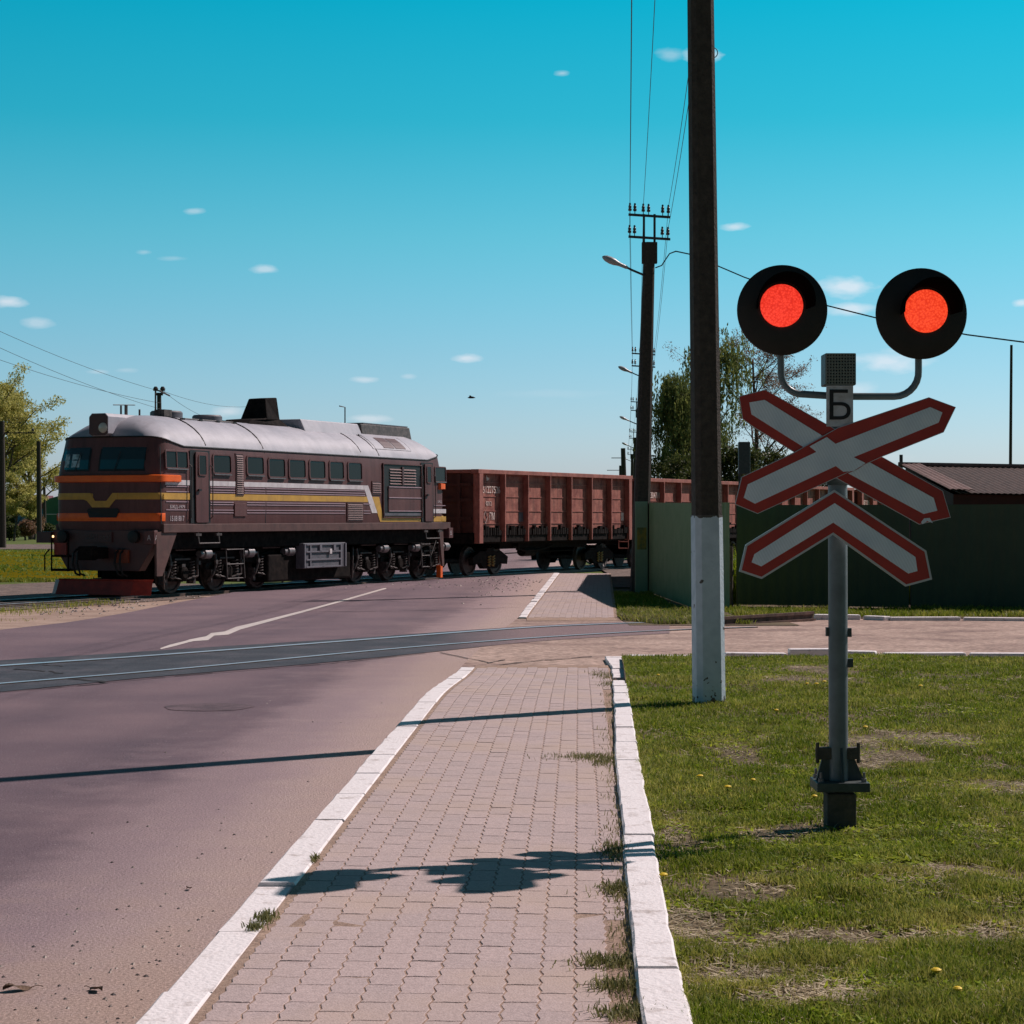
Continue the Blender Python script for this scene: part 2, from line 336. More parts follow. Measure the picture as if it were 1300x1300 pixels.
# ------------------------------------------------------------------ ground sheets
def sheet(name, Ys, XL, XR, zf, m, nx=6, dz=0):
    vs = []; fs = []
    for Y in Ys:
        a, b = XL(Y), XR(Y)
        for i in range(nx+1): vs.append((a+(b-a)*i/nx, Y, zf(Y)+dz))
    for j in range(len(Ys)-1):
        for i in range(nx): k = j*(nx+1)+i; fs.append((k, k+1, k+nx+2, k+nx+1))
    o = MB().add(vs, fs).build(name, m, fix=False); return struct(o)
Yg = [-30, -5, 3, 8, 14, 20, 24]+list(np.arange(26, 48, 1.5))+[55, 70, 90, 120, 170, 250, 400, 700, 1200, 2500, 5000]
sheet('ground', Yg, lambda Y: -150-Y*1.5, lambda Y: 150+Y*1.5, zroad, m_field, 24, dz=-.05)
roadR_pts = [G(173, 1300), G(585, 847), G(657, 785), G(700, 731)]
roadR = interp([(-30, KA-30*KB)]+[(p.y, p.x) for p in roadR_pts]+[(160, 8.0)])
rl = [G(0, 799.5), G(86, 790), G(208, 768), G(301, 751)]
roadL = interp([(-30, -9), (25, -8.6)]+[(p.y, p.x) for p in rl]+[(75, -6.2), (160, -1.5)])
Yr = sorted(set([-20, -5, 0, 4]+list(np.arange(6, 48, 1.0))+[50, 55, 60, 65, 70, 75, 80, 90, 105, 125, 160]))
sheet('road', Yr, lambda Y: roadL(Y)+.0*Y, lambda Y: roadR(Y)+(.10 if Y < 24 else 0), zroad, m_road, 12)
# side street coming in from the right
sheet('side_road', [23.0]+list(np.arange(24, 39, 1.))+[39.0], lambda Y: roadR(Y), lambda Y: 30, zroad, m_side, 10, dz=.002)
# sandy shoulder left of the road and the ballast below the train
TH = R(66.0); D1 = Vector((math.cos(TH), math.sin(TH), 0)); N1 = Vector((D1.y, -D1.x, 0))          # N1 points to the visible side
LC = Vector((-8.66, 49.77, 0)); LOCO_O = LC - N1*1.55
TH2 = R(62.6); D2 = Vector((math.cos(TH2), math.sin(TH2), 0)); N2 = Vector((D2.y, -D2.x, 0))
WAG_O = Vector((-1.13, 66.7, 0)) - N2*1.55
RAILZ = -0.35
path = [LOCO_O-D1*60, LOCO_O-D1*5, LOCO_O+D1*12, LOCO_O+D1*15.5, WAG_O+D2*1.2, WAG_O+D2*5, WAG_O+D2*60, WAG_O+D2*150]
def offset_path(p, d):
    o = []
    for i, q in enumerate(p):
        t = (p[min(i+1, len(p)-1)]-p[max(i-1, 0)]).normalized(); o.append(q+Vector((t.y, -t.x, 0))*d)
    return o
def ribbon(name, A, B, dz, m, kind=True):
    def sub(P): return [P[i].lerp(P[i+1], j/10) for i in range(len(P)-1) for j in range(10)]+[P[-1]]
    A, B = sub(A), sub(B); n = len(A); K = 8; vs = []
    for k in range(K+1):
        for a, c in zip(A, B): p = a.lerp(c, k/K); vs.append((p.x, p.y, zroad(p.y)+dz))
    o = MB().add(vs, [(k*n+i, k*n+i+1, (k+1)*n+i+1, (k+1)*n+i) for k in range(K) for i in range(n-1)]).build(name, m, fix=False); return struct(o) if kind else o
shoulder_a = [G(-700, 855), G(0, 801), G(86, 791.5), G(208, 769.5), G(301, 752.5), G(330, 748)]
shoulder_b = [p-D1*0+(-N1)*5.0 for p in shoulder_a]
ribbon('sand_shoulder', shoulder_a, shoulder_b, -.030, m_sand)
seg = lambda a, b: [LOCO_O+D1*a, LOCO_O+D1*b]
ribbon('ballast', offset_path(seg(-60, 2.0), 1.9), offset_path(seg(-60, 2.0), -9), -.018, m_ballast)
ribbon('ballast', offset_path(seg(2.0, 10.5), 1.2), offset_path(seg(2.0, 10.5), -9), -.018, m_ballast)
ribbon('ballast', offset_path([WAG_O+D2*11, WAG_O+D2*150], 2.2), offset_path([WAG_O+D2*11, WAG_O+D2*150], -3.4), -.012, m_ballast)
m_dark = mat('sooty_black', (.012, .010, .010), (.03, .024, .022), scale=8, rough=.75)
m_rail = mat('rail_steel', (.05, .035, .03), (.10, .065, .05), scale=6, rough=.6)
m_railtop = mat('polished_rail', (.78, .80, .84), rough=.35, metal=.75)
def rail(pts, d, zt, label, grp, wtop=.036, zb=-.12):
    c = offset_path(pts, d); L_ = offset_path(pts, d-wtop); Rr = offset_path(pts, d+wtop); n = len(c); b = MB()
    zt_ = zt if callable(zt) else (lambda Y: zt)
    for A, B, za, zb_ in ((L_, Rr, 0, 0),):
        vs = [(p.x, p.y, zt_(p.y)) for p in L_]+[(p.x, p.y, zt_(p.y)) for p in Rr]; b.add(vs, [(i, i+1, i+1+n, i+n) for i in range(n-1)], 1)
    for A in (L_, Rr):
        vs = [(p.x, p.y, zt_(p.y)) for p in A]+[(p.x, p.y, zt_(p.y)+zb) for p in A]; b.add(vs, [(i, i+1, i+1+n, i+n) for i in range(n-1)], 0)
    o = b.build('rail', [m_rail, m_railtop], fix=False); return tag(o, label, 'rail', grp)
rail(path, .76, RAILZ, 'near rail of the track under the locomotive and wagons', 'rails under the train')
rail(path, -.76, RAILZ, 'far rail of the track under the locomotive and wagons', 'rails under the train')
m_sleep = mat('sleeper_concrete', (.16, .13, .12), (.24, .2, .18), scale=5)
b = MB()
for k in range(90):
    c = LOCO_O+D1*(-58+.65*k)
    if -58+.65*k > 1.5: break
    M = Matrix.Translation((c.x, c.y, -.43)) @ Matrix.Rotation(TH, 4, 'Z'); b.box((-.12, -1.3, -.05), (.12, 1.3, .035), 0, M)
struct(b.build('sleepers', m_sleep))

# near siding crossing the road: panel + two rails, curved
A_px = [(-420, 877), (0, 846.9), (230, 831), (450, 814.3), (607, 802.2), (711, 795.6), (850, 790.3), (925, 788), (1030, 785)]
B_px = [(-420, 905), (0, 869.7), (230, 850.5), (450, 829.5), (556, 820.2), (711, 808.8), (850, 801), (960, 797)]
Ar = [G(*p) for p in A_px]; Br = [G(*p) for p in B_px]
def smooth_path(P, k=6):
    o = []
    for i in range(len(P)-1):
        p0, p1, p2, p3 = P[max(i-1, 0)], P[i], P[i+1], P[min(i+2, len(P)-1)]
        for j in range(k):
            t = j/k; o.append(.5*((2*p1)+(p2-p0)*t+(2*p0-5*p1+4*p2-p3)*t*t+(3*p1-p0-3*p2+p3)*t**3))
    o.append(P[-1]); return o
pf = [G(*p) for p in [(-420, 868), (0, 839), (160, 829), (450, 810.5), (607, 799.4), (711, 793), (850, 788)]]
pn = [G(*p) for p in [(-420, 916), (0, 879), (194, 860), (400, 842.7), (540, 829), (690, 814), (850, 804.5)]]
def ribbon3(name, A, B, dz, m, nx=5):
    n = len(A); vs = []; fs = []
    for i in range(n):
        for j in range(nx+1):
            p = A[i].lerp(B[i], j/nx); vs.append((p.x, p.y, zroad(p.y)+dz))
    for i in range(n-1):
        for j in range(nx): k = i*(nx+1)+j; fs.append((k, k+1, k+nx+2, k+nx+1))
    return struct(MB().add(vs, fs).build(name, m, fix=False))
ribbon3('crossing_panel', smooth_path(pf), smooth_path(pn), .007, m_panel2)
zr2 = lambda Y: zroad(Y)+.020
rail(smooth_path(Ar), 0, zr2, 'far polished rail of the siding set in the dark road panel', 'rails of the siding', wtop=.07)
rail(smooth_path(Br), 0, zr2, 'near polished rail of the siding set in the dark road panel', 'rails of the siding', wtop=.042)
m_crack = mat('crack_black', (.02, .017, .018), rough=1)
b = MB()
def crack(pts, wd, dz=.011):
    P = [G(*p) for p in pts]
    for i in range(len(P)-1):
        a, c = P[i], P[i+1]; n = 5
        q = [a.lerp(c, j/n)+Vector((random.uniform(-.02, .02), random.uniform(-.06, .06), 0)) for j in range(n+1)]
        for j in range(n):
            w_ = wd*random.uniform(.4, 1.3); u, v = q[j], q[j+1]
            b.add([(u.x, u.y-w_, zroad(u.y)+dz), (v.x, v.y-w_, zroad(v.y)+dz), (v.x, v.y+w_, zroad(v.y)+dz), (u.x, u.y+w_, zroad(u.y)+dz)], [(0, 1, 2, 3)])
crack([(20, 850), (60, 853), (80, 856)], .05); crack([(84, 862), (135, 867)], .06); crack([(55, 845), (80, 847)], .03)
crack([(0, 880), (100, 871), (194, 861.5), (270, 855), (410, 843.5), (440, 841), (540, 830)], .035, .008)
crack([(400, 777), (480, 776), (560, 775), (660, 771)], .03, .006); crack([(380, 776.5), (400, 777)], .03, .006)
crack([(560, 829), (620, 842), (640, 838)], .05, .008); crack([(620, 846), (690, 839), (750, 834)], .03, .009)
struct(b.build('road_cracks', m_crack, fix=False))
# centre line of the road, worn jagged at its near end
b = MB(); top = [(203, 823.5), (215, 819), (235, 814), (241, 812), (262, 808), (268, 804), (285, 802), (300, 796), (322, 791), (380, 776.5), (430, 763), (489, 746.3)]
bot = [(205, 824.5), (222, 820.5), (240, 815.6), (246, 814.3), (264, 813), (272, 807.2), (290, 806), (305, 799.5), (325, 794), (382, 778.5), (432, 764.6), (491, 747.6)]
A = [G(*p) for p in top]; B = [G(*p) for p in bot]
b.add([(p.x, p.y, zroad(p.y)+.005) for p in A+B], [(i, i+1, i+1+12, i+12) for i in range(11)])
struct(b.build('lane_marking', m_line, fix=False))
# old round patch in the asphalt
P = G(265, 898); b = MB(); b.add([(P.x+math.cos(a)*.42*(1+.06*math.sin(5*a)), P.y+math.sin(a)*.40, zroad(P.y)+.004) for a in np.linspace(0, 2*math.pi, 24, endpoint=False)], [tuple(range(24))])
m_patch = ground_mat('asphalt_patch', [(.3, (.085, .063, .073)), (.7, (.155, .11, .125))], 4, 60, fine=.4, bump=.6, bsc=70)
struct(b.build('asphalt_patch', m_patch, fix=False))

# ------------------------------------------------------------------ pavement: bed, kerbs, pavers
kl_in = [G(240, 1300, zwalk), G(603, 847, zwalk)]
sB = (kl_in[1].x-kl_in[0].x)/(kl_in[1].y-kl_in[0].y); sA = kl_in[0].x-sB*kl_in[0].y
kr = [G(813, 1300, zwalk), G(797, 1146, zwalk), G(790.5, 1061, zwalk), G(782, 977, zwalk), G(776.5, 850, zwalk), G(768, 836, zwalk)]
walkR = interp([(-5, kr[0].x-.05)]+[(p.y, p.x) for p in kr]+[(26, kr[-1].x)])
walkL = lambda Y: sA+sB*Y
sheet('pavement_bed', list(np.arange(2, 24.6, .5)), walkL, lambda Y: walkR(Y)+.05, zwalk, m_joint, 6, dz=.0030)
def kerb(name, L, Rg, zf, zb, step=1.0, jit=.005, gap=.006, mi=m_kerb, y0=None, y1=None, breaks=()):
    """blocks between two edge functions of Y"""
    b = MB(); Y = y0
    while Y < y1:
        e = min(Y+step*random.uniform(.96, 1.04), y1)
        if any(a <= Y <= c for a, c in breaks): Y = e; continue
        n = 4; j = random.uniform(-jit, jit); jz = random.uniform(-.012, .012)*.6; rings = []
        for i in range(n+1):
            y = Y+gap+(e-Y-2*gap)*i/n; l, r = L(y)+j, Rg(y)+j; z = zf(y)+jz; c = .010
            w1, w2, w3 = [random.uniform(-.004, .004) for _ in range(3)]
            rings.append([(l, y, zb(y)), (l+w1, y, z-c), (l+c+w1, y, z+w3), (r-c+w2, y, z+w3), (r+w2, y, z-c), (r, y, zb(y))])
        vs = [p for rg in rings for p in rg]; fs = []
        for i in range(n):
            for k in range(5): fs.append((i*6+k, i*6+k+1, (i+1)*6+k+1, (i+1)*6+k))
        fs += [(0, 1, 2, 3, 4, 5), tuple(n*6+k for k in range(6))[::-1]]
        b.add(vs, fs); Y = e
    return struct(b.build(name, mi))
kerbL_out = interp([(p.y, p.x) for p in [Vector((ka.x-KB*4, ka.y-4, 0)), G(173, 1300, zwalk), G(585, 847, zwalk)]])
kerb('kerb_left', lambda Y: kerbL_out(Y), walkL, lambda Y: zwalk(Y)+.006, lambda Y: zroad(Y)-.05, y0=3.0, y1=kl_in[1].y, step=.98)
krR = [G(878, 1300, zwalk), G(851, 1190, zwalk), G(836, 1100, zwalk), G(823, 1030, zwalk), G(814, 977, zwalk), G(800, 900, zwalk), G(793, 850, zwalk), G(789, 835, zwalk)]
walkRR = interp([(-5, krR[0].x-.04)]+[(p.y, p.x) for p in krR]+[(26, krR[-1].x)])
kerb('kerb_right', walkR, walkRR, lambda Y: zwalk(Y)+.035, lambda Y: zwalk(Y)-.2, y0=3.0, y1=kr[-1].y-.02, step=1.02, jit=.005, breaks=[(20.2, 20.6)])
# pavers with wavy outlines, laid lengthwise, half bond
PW, PL = .118, .25
def paver_outline(k=6):
    g = .0030; pts = []; ZZ = [0, .8, -.1, -.8, 0, .8, -.1, -.8, 0]
    def wave(t): return .0085*(1 if (t*2 % 1) < .5 else -1)*min(1, min((t*2 % .5), .5-(t*2 % .5))/.06)
    for i in range(9): t = i/8; pts.append((-PW/2+g+.0075*ZZ[i], -PL/2+g+(PL-2*g)*t))
    for i in range(1, 5): t = i/4; pts.append((-PW/2+g+(PW-2*g)*t, PL/2-g+.004*math.sin(2*math.pi*t)))
    for i in range(7, -1, -1): t = i/8; pts.append((PW/2-g+.0075*ZZ[i], -PL/2+g+(PL-2*g)*t))
    for i in range(3, 0, -1): t = i/4; pts.append((-PW/2+g+(PW-2*g)*t, -PL/2+g+.004*math.sin(2*math.pi*t)))
    return pts
PO = paver_outline(); NP = len(PO)
def pave(name, y0, y1, XL, XR, zf, slope):
    vs = []; fs = []; tint = []; cols = int((XR(y0)-XL(y0))/PW)+10
    for c in range(-2, cols+3):
        for r_ in range(int((y1-y0)/PL)+1):
            yc = y0+(r_+.5*(c % 2))*PL; xc = XL(yc)+.035+PW*(c+.5)
            if xc-PW/2 < XL(yc)+.0 or xc+PW/2 > XR(yc)+.02 or yc+PL/2 > y1: continue
            if c >= 10 and random.random() < .0: continue
            o = len(vs); dz = random.gauss(0, .0006); tx = random.gauss(0, .006); ty = random.gauss(0, .004); ja = random.gauss(0, .008); tn = random.random()
            # settled spot across the walk
            dz -= .0018*math.exp(-((yc-8.1)/.3)**2)
            for s_, hh in ((1.0, -.02), (1.0, -.0022), (.965, 0.0)):
                for (u, v) in PO:
                    u2, v2 = u*s_, v*(1-(1-s_)*.5)
                    X = xc+u2+(v2+0)*slope-v2*ja; Yp = yc+v2+u2*ja
                    vs.append((X, Yp, zf(Yp)+.006+hh+dz+u2*tx+v2*ty)); tint.append(tn)
            for q in range(2):
                for k in range(NP): fs.append((o+q*NP+k, o+q*NP+(k+1) % NP, o+(q+1)*NP+(k+1) % NP, o+(q+1)*NP+k))
            fs.append(tuple(o+2*NP+k for k in range(NP))[::-1])
    me = bpy.data.meshes.new(name); me.from_pydata(vs, [], fs); me.materials.append(m_paver)
    a = me.attributes.new('tint', 'FLOAT', 'POINT'); a.data.foreach_set('value', tint)
    bm = bmesh.new(); bm.from_mesh(me); bmesh.ops.recalc_face_normals(bm, faces=bm.faces); bm.to_mesh(me); bm.free()
    o = bpy.data.objects.new(name, me); COL.objects.link(o); return struct(o)
pave('pavement', 5.6, 24.2, walkL, walkR, zwalk, sB)
# pavement beyond the side street
f2L_pts = [G(668, 784, zwalk), G(710, 728, zwalk)]
f2L = interp([(p.y, p.x) for p in f2L_pts]); f2Lo = interp([(p.y, p.x) for p in [G(658, 784, zwalk), G(703, 728, zwalk)]])
sB2 = (f2L_pts[1].x-f2L_pts[0].x)/(f2L_pts[1].y-f2L_pts[0].y)
y2a, y2b = f2L_pts[0].y, f2L_pts[1].y
f2R = lambda Y: f2L(Y)+1.75+.0*(Y-y2a)
sheet('pavement_bed_beyond', list(np.linspace(y2a-1.5, y2b, 20)), f2L, f2R, zwalk, m_joint, 4, dz=.0030)
pave('pavement_beyond', y2a, y2b, f2L, f2R, zwalk, sB2)
kerb('kerb_beyond', f2Lo, f2L, lambda Y: zwalk(Y)+.012, lambda Y: zroad(Y)-.05, y0=y2a, y1=y2b, step=1.0)

# ------------------------------------------------------------------ lawns
lawnL = lambda Y: walkRR(Y)-.02
YL1 = G(1000, 833, zlawn).y
vs_y = list(np.arange(2, YL1, .35))+[YL1]
def lawnz(X, Y): return zlawn(Y)+.02*math.sin(X*1.7+Y*.9)*math.sin(Y*1.3-X*.5)*min(1, (X-lawnL(Y))*2+.1)
vs = []; fs = []; nx = 30
for Y in vs_y:
    for i in range(nx+1):
        t = (i/nx)**1.3; X = lawnL(Y)+t*(18-lawnL(Y)); vs.append((X, Y, lawnz(X, Y)-.012))
for j in range(len(vs_y)-1):
    for i in range(nx): k = j*(nx+1)+i; fs.append((k, k+1, k+nx+2, k+nx+1))
struct(MB().add(vs, fs).build('lawn_soil', m_soil, fix=False))
# bare patches (world coords) and grass clumps
BARE = [(G(x, y, zlawn), r1, r2) for x, y, r1, r2 in [(1010, 862, .45, .6), (1100, 950, .2, 1.0), (985, 1055, .35, .2), (1105, 965, .15, .5), (1080, 1190, .45, .16), (895, 1180, .16, .3), (910, 1245, .22, .22), (1280, 1000, .35, .4), (1040, 850, .3, .8), (1200, 1110, .3, .2), (960, 1130, .2, .25), (1180, 940, .4, .6), (930, 950, .15, .5), (1250, 1180, .2, .2), (1000, 1270, .3, .15), (860, 1050, .1, .5)]]
def bare(X, Y):
    s = 0
    for c, r1, r2 in BARE: s = max(s, math.exp(-(((X-c.x)/r1)**2+((Y-c.y)/r2)**2)))
    return s
def blades(n, XY, Z, h, wd, lean=.5):
    ang = rng.uniform(0, 2*np.pi, n); la = rng.uniform(0, 2*np.pi, n); lm = h*rng.uniform(.1, lean, n)
    dx, dy = np.cos(ang)*wd/2, np.sin(ang)*wd/2; lx, ly = np.cos(la)*lm, np.sin(la)*lm
    V = np.zeros((n, 5, 3)); X, Y = XY[:, 0], XY[:, 1]
    V[:, 0] = np.stack([X-dx, Y-dy, Z], 1); V[:, 1] = np.stack([X+dx, Y+dy, Z], 1)
    V[:, 2] = np.stack([X+dx*.8+lx*.4, Y+dy*.8+ly*.4, Z+h*.6], 1); V[:, 3] = np.stack([X-dx*.8+lx*.4, Y-dy*.8+ly*.4, Z+h*.6], 1)
    V[:, 4] = np.stack([X+lx, Y+ly, Z+h*np.sqrt(np.clip(1-(lm/h)**2*.6, .2, 1))], 1)
    base = (np.arange(n)*5)[:, None]; T = np.concatenate([base+np.array([[0, 1, 2]]), base+np.array([[0, 2, 3]]), base+np.array([[3, 2, 4]])], 0)
    return V.reshape(-1, 3), T
def vnoise(X, Y, s, seed=0):
    r = np.random.default_rng(seed); g = r.random((64, 64)); x = X*s; y = Y*s; xi = np.floor(x).astype(int); yi = np.floor(y).astype(int); fx = x-xi; fy = y-yi
    fx = fx*fx*(3-2*fx); fy = fy*fy*(3-2*fy); q = lambda a, b_: g[a % 64, b_ % 64]
    return (q(xi, yi)*(1-fx)+q(xi+1, yi)*fx)*(1-fy)+(q(xi, yi+1)*(1-fx)+q(xi+1, yi+1)*fx)*fy
def lawn_blades(name, n, y0, y1, xl, xr, zf, hb, dens=True, m=m_grass, wd=.0045):
    u = rng.random(n); Y = y0*(y1/y0)**u if dens else y0+(y1-y0)*u
    XL_ = np.array([xl(y) for y in Y]); XR_ = np.array([xr(y) for y in Y]); X = XL_+rng.random(n)*(XR_-XL_)
    nz1 = vnoise(X, Y, 1.1, 1); nz2 = vnoise(X, Y, 4.5, 2); nz3 = vnoise(X, Y, 12, 3)
    bs = np.array([bare(a, c) for a, c in zip(X, Y)]) if name == 'lawn_grass' else np.zeros(n)
    keep = rng.random(n) < np.clip(.14+1.5*nz2*(.35+nz3)*(.5+nz1)-1.3*bs, .03, 1)
    X, Y, nz1, nz2, nz3, bs = [a[keep] for a in (X, Y, nz1, nz2, nz3, bs)]; n = len(X)
    Z = np.array([zf(a, c) for a, c in zip(X, Y)])-.006
    h = hb*(.45+.9*nz2+.5*nz1)*rng.uniform(.5, 1.35, n)*(1-.5*bs)
    V, T = blades(n, np.stack([X, Y], 1), Z, h, wd*(.7+Y/22.)*rng.uniform(.7, 1.4, n), .95)
    tint = np.clip(.0+.55*nz1*nz1+.45*(nz3-.5)+rng.normal(0, .2, n)+.6*bs+(rng.random(n) < .10)*.6, 0, 1)
    o = npmesh(name, V, T, m, col=np.repeat(tint, 5)); tag(o, kind='stuff'); return o
m_weed = leafmat('weed_leaf', (.18, .27, .012), (.38, .42, .04), .5); m_litter = leafmat('straw_litter', (.20, .15, .08), (.60, .52, .36), .2)
frx = lambda Y: min(17.5, (1330-650)/F_PX*Y+.25)
tag(lawn_blades('lawn_grass', 420000, 6.2, YL1-.05, lambda Y: lawnL(Y)+.01, frx, lawnz, .031), 'short patchy green grass of the lawn around the crossing signal', 'grass')
def flecks(name, n, m, label, sz, lift, mode, cat):
    u = rng.random(n); Y = 6.2*((YL1-.1)/6.2)**u; XL_ = np.array([lawnL(y) for y in Y]); XR_ = np.array([frx(y) for y in Y]); X = XL_+.02+rng.random(n)*(XR_-XL_)
    nz = vnoise(X, Y, 2.3, 21 if mode else 22)*vnoise(X, Y, 7., 31 if mode else 32); bs = np.array([bare(a, c) for a, c in zip(X, Y)])
    br = np.zeros(n)
    for (px, py, r1, r2) in ((1150, 1065, .55, .55), (1085, 1085, .3, .25), (890, 930, .3, 1.), (1150, 1260, .3, .3), (900, 850, .8, 1.2)):
        c = G(px, py, zlawn); br = np.maximum(br, np.exp(-(((X-c.x)/r1)**2+((Y-c.y)/r2)**2)))
    k = rng.random(n) < (np.clip(nz*2.2-.55+.9*br, .02, 1) if mode else np.clip(nz*1.8-.35+.7*bs, .04, 1)); X, Y = X[k], Y[k]; n = len(X)
    Z = np.array([lawnz(a, c) for a, c in zip(X, Y)])+lift*rng.random(n)-.004; a = rng.uniform(0, 6.283, n); L_ = sz*rng.uniform(.4, 1.5, n); W_ = L_*(.42 if mode else .10); ti = rng.normal(0, .5 if mode else .25, n)*L_
    dx, dy = np.cos(a), np.sin(a); V = np.stack([np.stack([X-dx*L_, Y-dy*L_, Z-ti*.5], 1), np.stack([X+dy*W_, Y-dx*W_, Z+W_*.3], 1), np.stack([X+dx*L_, Y+dy*L_, Z+np.abs(ti)], 1), np.stack([X-dy*W_, Y+dx*W_, Z], 1)], 1).reshape(-1, 3)
    return tag(npmesh(name, V, np.arange(n*4).reshape(-1, 4), m, col=np.repeat(rng.random(n), 4)), label, cat, kind='stuff')
flecks('lawn_weeds', 110000, m_weed, 'bright low weeds and clover among the lawn grass', .016, .024, True, 'weeds')
flecks('lawn_litter', 100000, m_litter, 'dry straw and dead leaves lying in the lawn', .028, .018, False, 'litter')
# tufts creeping over the pavement along the right kerb
def tufts(name, spots, m, zf, h=.05, n=90, label='', wd=.005):
    Vs = []; Ts = []; o = 0; tn = []
    for (p, rx, ry, k) in spots:
        c = int(n*k); XY = np.stack([p.x+rng.normal(0, rx, c), p.y+rng.normal(0, ry, c)], 1)
        Z = np.array([zf(y) for y in XY[:, 1]]); V, T = blades(c, XY, Z, h*rng.uniform(.4, 1.2, c), wd*rng.uniform(.7, 1.4, c), .98)
        Vs.append(V); Ts.append(T+o); o += len(V); tn.append(np.repeat(rng.random(c), 5))
    ob = npmesh(name, np.concatenate(Vs), np.concatenate(Ts), m, col=np.concatenate(tn)); return tag(ob, label, 'grass', kind='stuff')
sp = []
for y in range(862, 1300, 11): sp.append((G(float(np.interp(y, [850, 977, 1061, 1146, 1300], [772, 778, 785, 790, 800]))+random.uniform(-4, 3), y, zwalk), .035, .12, random.uniform(.15, .8)))
tufts('kerbside_grass', sp, m_drygrass, lambda Y: zwalk(Y)+.004, .035, 60, 'dry grass growing in the joint beside the white kerb')
sp = [(G(745, 963, zwalk), .12, .10, 2.6), (G(768, 968, zwalk), .06, .18, 2.4), (G(785, 1083, zwalk), .045, .12, 3.), (G(785, 1133, zwalk), .05, .09, 3.0), (G(772, 1225, zwalk), .06, .06, 3.2), (G(785, 1255, zwalk), .05, .06, 2.5), (G(795, 1290, zwalk), .06, .05, 2.4), (G(765, 858, zwalk), .08, .5, 2.0), (G(782, 870, zwalk), .07, .35, 3.),
      (G(338, 1168, zwalk), .022, .045, 1.3), (G(325, 1180, zwalk), .018, .03, .8), (G(400, 1093, zwalk), .01, .05, .5), (G(820, 1128, zwalk), .05, .05, 1.6)]
tufts('pavement_tufts', sp, leafmat('tuft_blade', (.10, .11, .03), (.28, .26, .11), .35), lambda Y: zwalk(Y)+.006, .03, 150, 'small grass tufts sprouting between the pavers', .005)
# far patch between the walk and the green fence, grass below the dark fence, meadow behind the train
def polysheet(name, pts, m, z):
    return struct(MB().add([(p[0], p[1], z(p[1]) if callable(z) else z) for p in pts], [tuple(range(len(pts)))]).build(name, m, fix=False))
gl = lambda Y: f2R(Y)+.02
lawn_blades('verge_grass', 30000, G(840, 797).y+1.3, 52, lambda Y: gl(Y)+ (0 if Y > 38 else .25*(38-Y)), lambda Y: 3.5+max(0, (44-Y)*.1), lambda X, Y: zroad(Y)+.0, .10, False, wd=.006)['label'] = 'rough grass of the verge in front of the light green fence'
sheet('verge_soil', list(np.arange(35.5, 58, 1.5)), gl, lambda Y: 5.0, zroad, m_soil, 5, dz=.012)
sheet('siding_ground', [58, 62, 66, 70, 80, 95], lambda Y: gl(min(Y, y2b)), lambda Y: 14, zroad, m_ballast, 5, dz=.006)
Yk = G(1100, 785).y
sheet('fence_verge_soil', [Yk, Yk+1, Yk+2, Yk+3, Yk+6, Yk+14], lambda Y: 4.4, lambda Y: 40, zroad, m_soil, 12, dz=.014)
lawn_blades('fence_grass', 26000, Yk+.3, 43.5, lambda Y: 4.4, lambda Y: 11.8, lambda X, Y: zroad(Y)+.01, .085, False, wd=.006)['label'] = 'green grass strip along the foot of the dark fence'
for o_ in bpy.data.objects:
    if o_.name in ('verge_grass', 'fence_grass'): o_['category'] = 'grass'
o_ = lawn_blades('meadow_grass', 60000, 64, 120, lambda Y: -.27*Y, lambda Y: -8.8-.14*(Y-50)-2.5, lambda X, Y: zroad(Y)-.05, .13, False, wd=.008); tag(o_, 'green meadow behind the tracks at the left', 'meadow')
n = 2600; Y = 63+rng.random(n)**1.6*45; X = -.265*Y+rng.random(n)*8; kp = vnoise(X, Y, .35, 9)+.5*rng.random(n) > .75; X, Y = X[kp], Y[kp]; n = len(X); s_ = .035
V = np.zeros((n, 4, 3)); 
for k, (a, c) in enumerate(((-1, -1), (1, -1), (1, 1), (-1, 1))): V[:, k] = np.stack([X+a*s_, Y+.03*a, zroad(60)+.15+s_*c*.7+0*X], 1)
tag(npmesh('meadow_dandelions', V.reshape(-1, 3), np.arange(n*4).reshape(-1, 4), m_petal), 'yellow dandelions spread over the meadow behind the tracks', 'flowers', kind='stuff')
sp = [(G(x, y), .35, .5, random.uniform(.5, 1.2)) for x, y in [(5, 775), (25, 778), (45, 774), (62, 770), (90, 768), (110, 767), (15, 786), (130, 765)]]
tag(lawn_blades('verge_dry_grass', 9000, G(840, 797).y+1.3, 42.5, lambda Y: gl(Y)+(0 if Y > 38 else .25*(38-Y)), lambda Y: 3.6, lambda X, Y: zroad(Y)+.01, .08, False, m=m_drygrass, wd=.008), 'dry straw coloured grass along the front edge of the verge', 'grass')
tufts('trackside_grass', sp, m_grass, lambda Y: -.42, .12, 130, 'yellow green weeds between the rail and the sandy shoulder', .012)
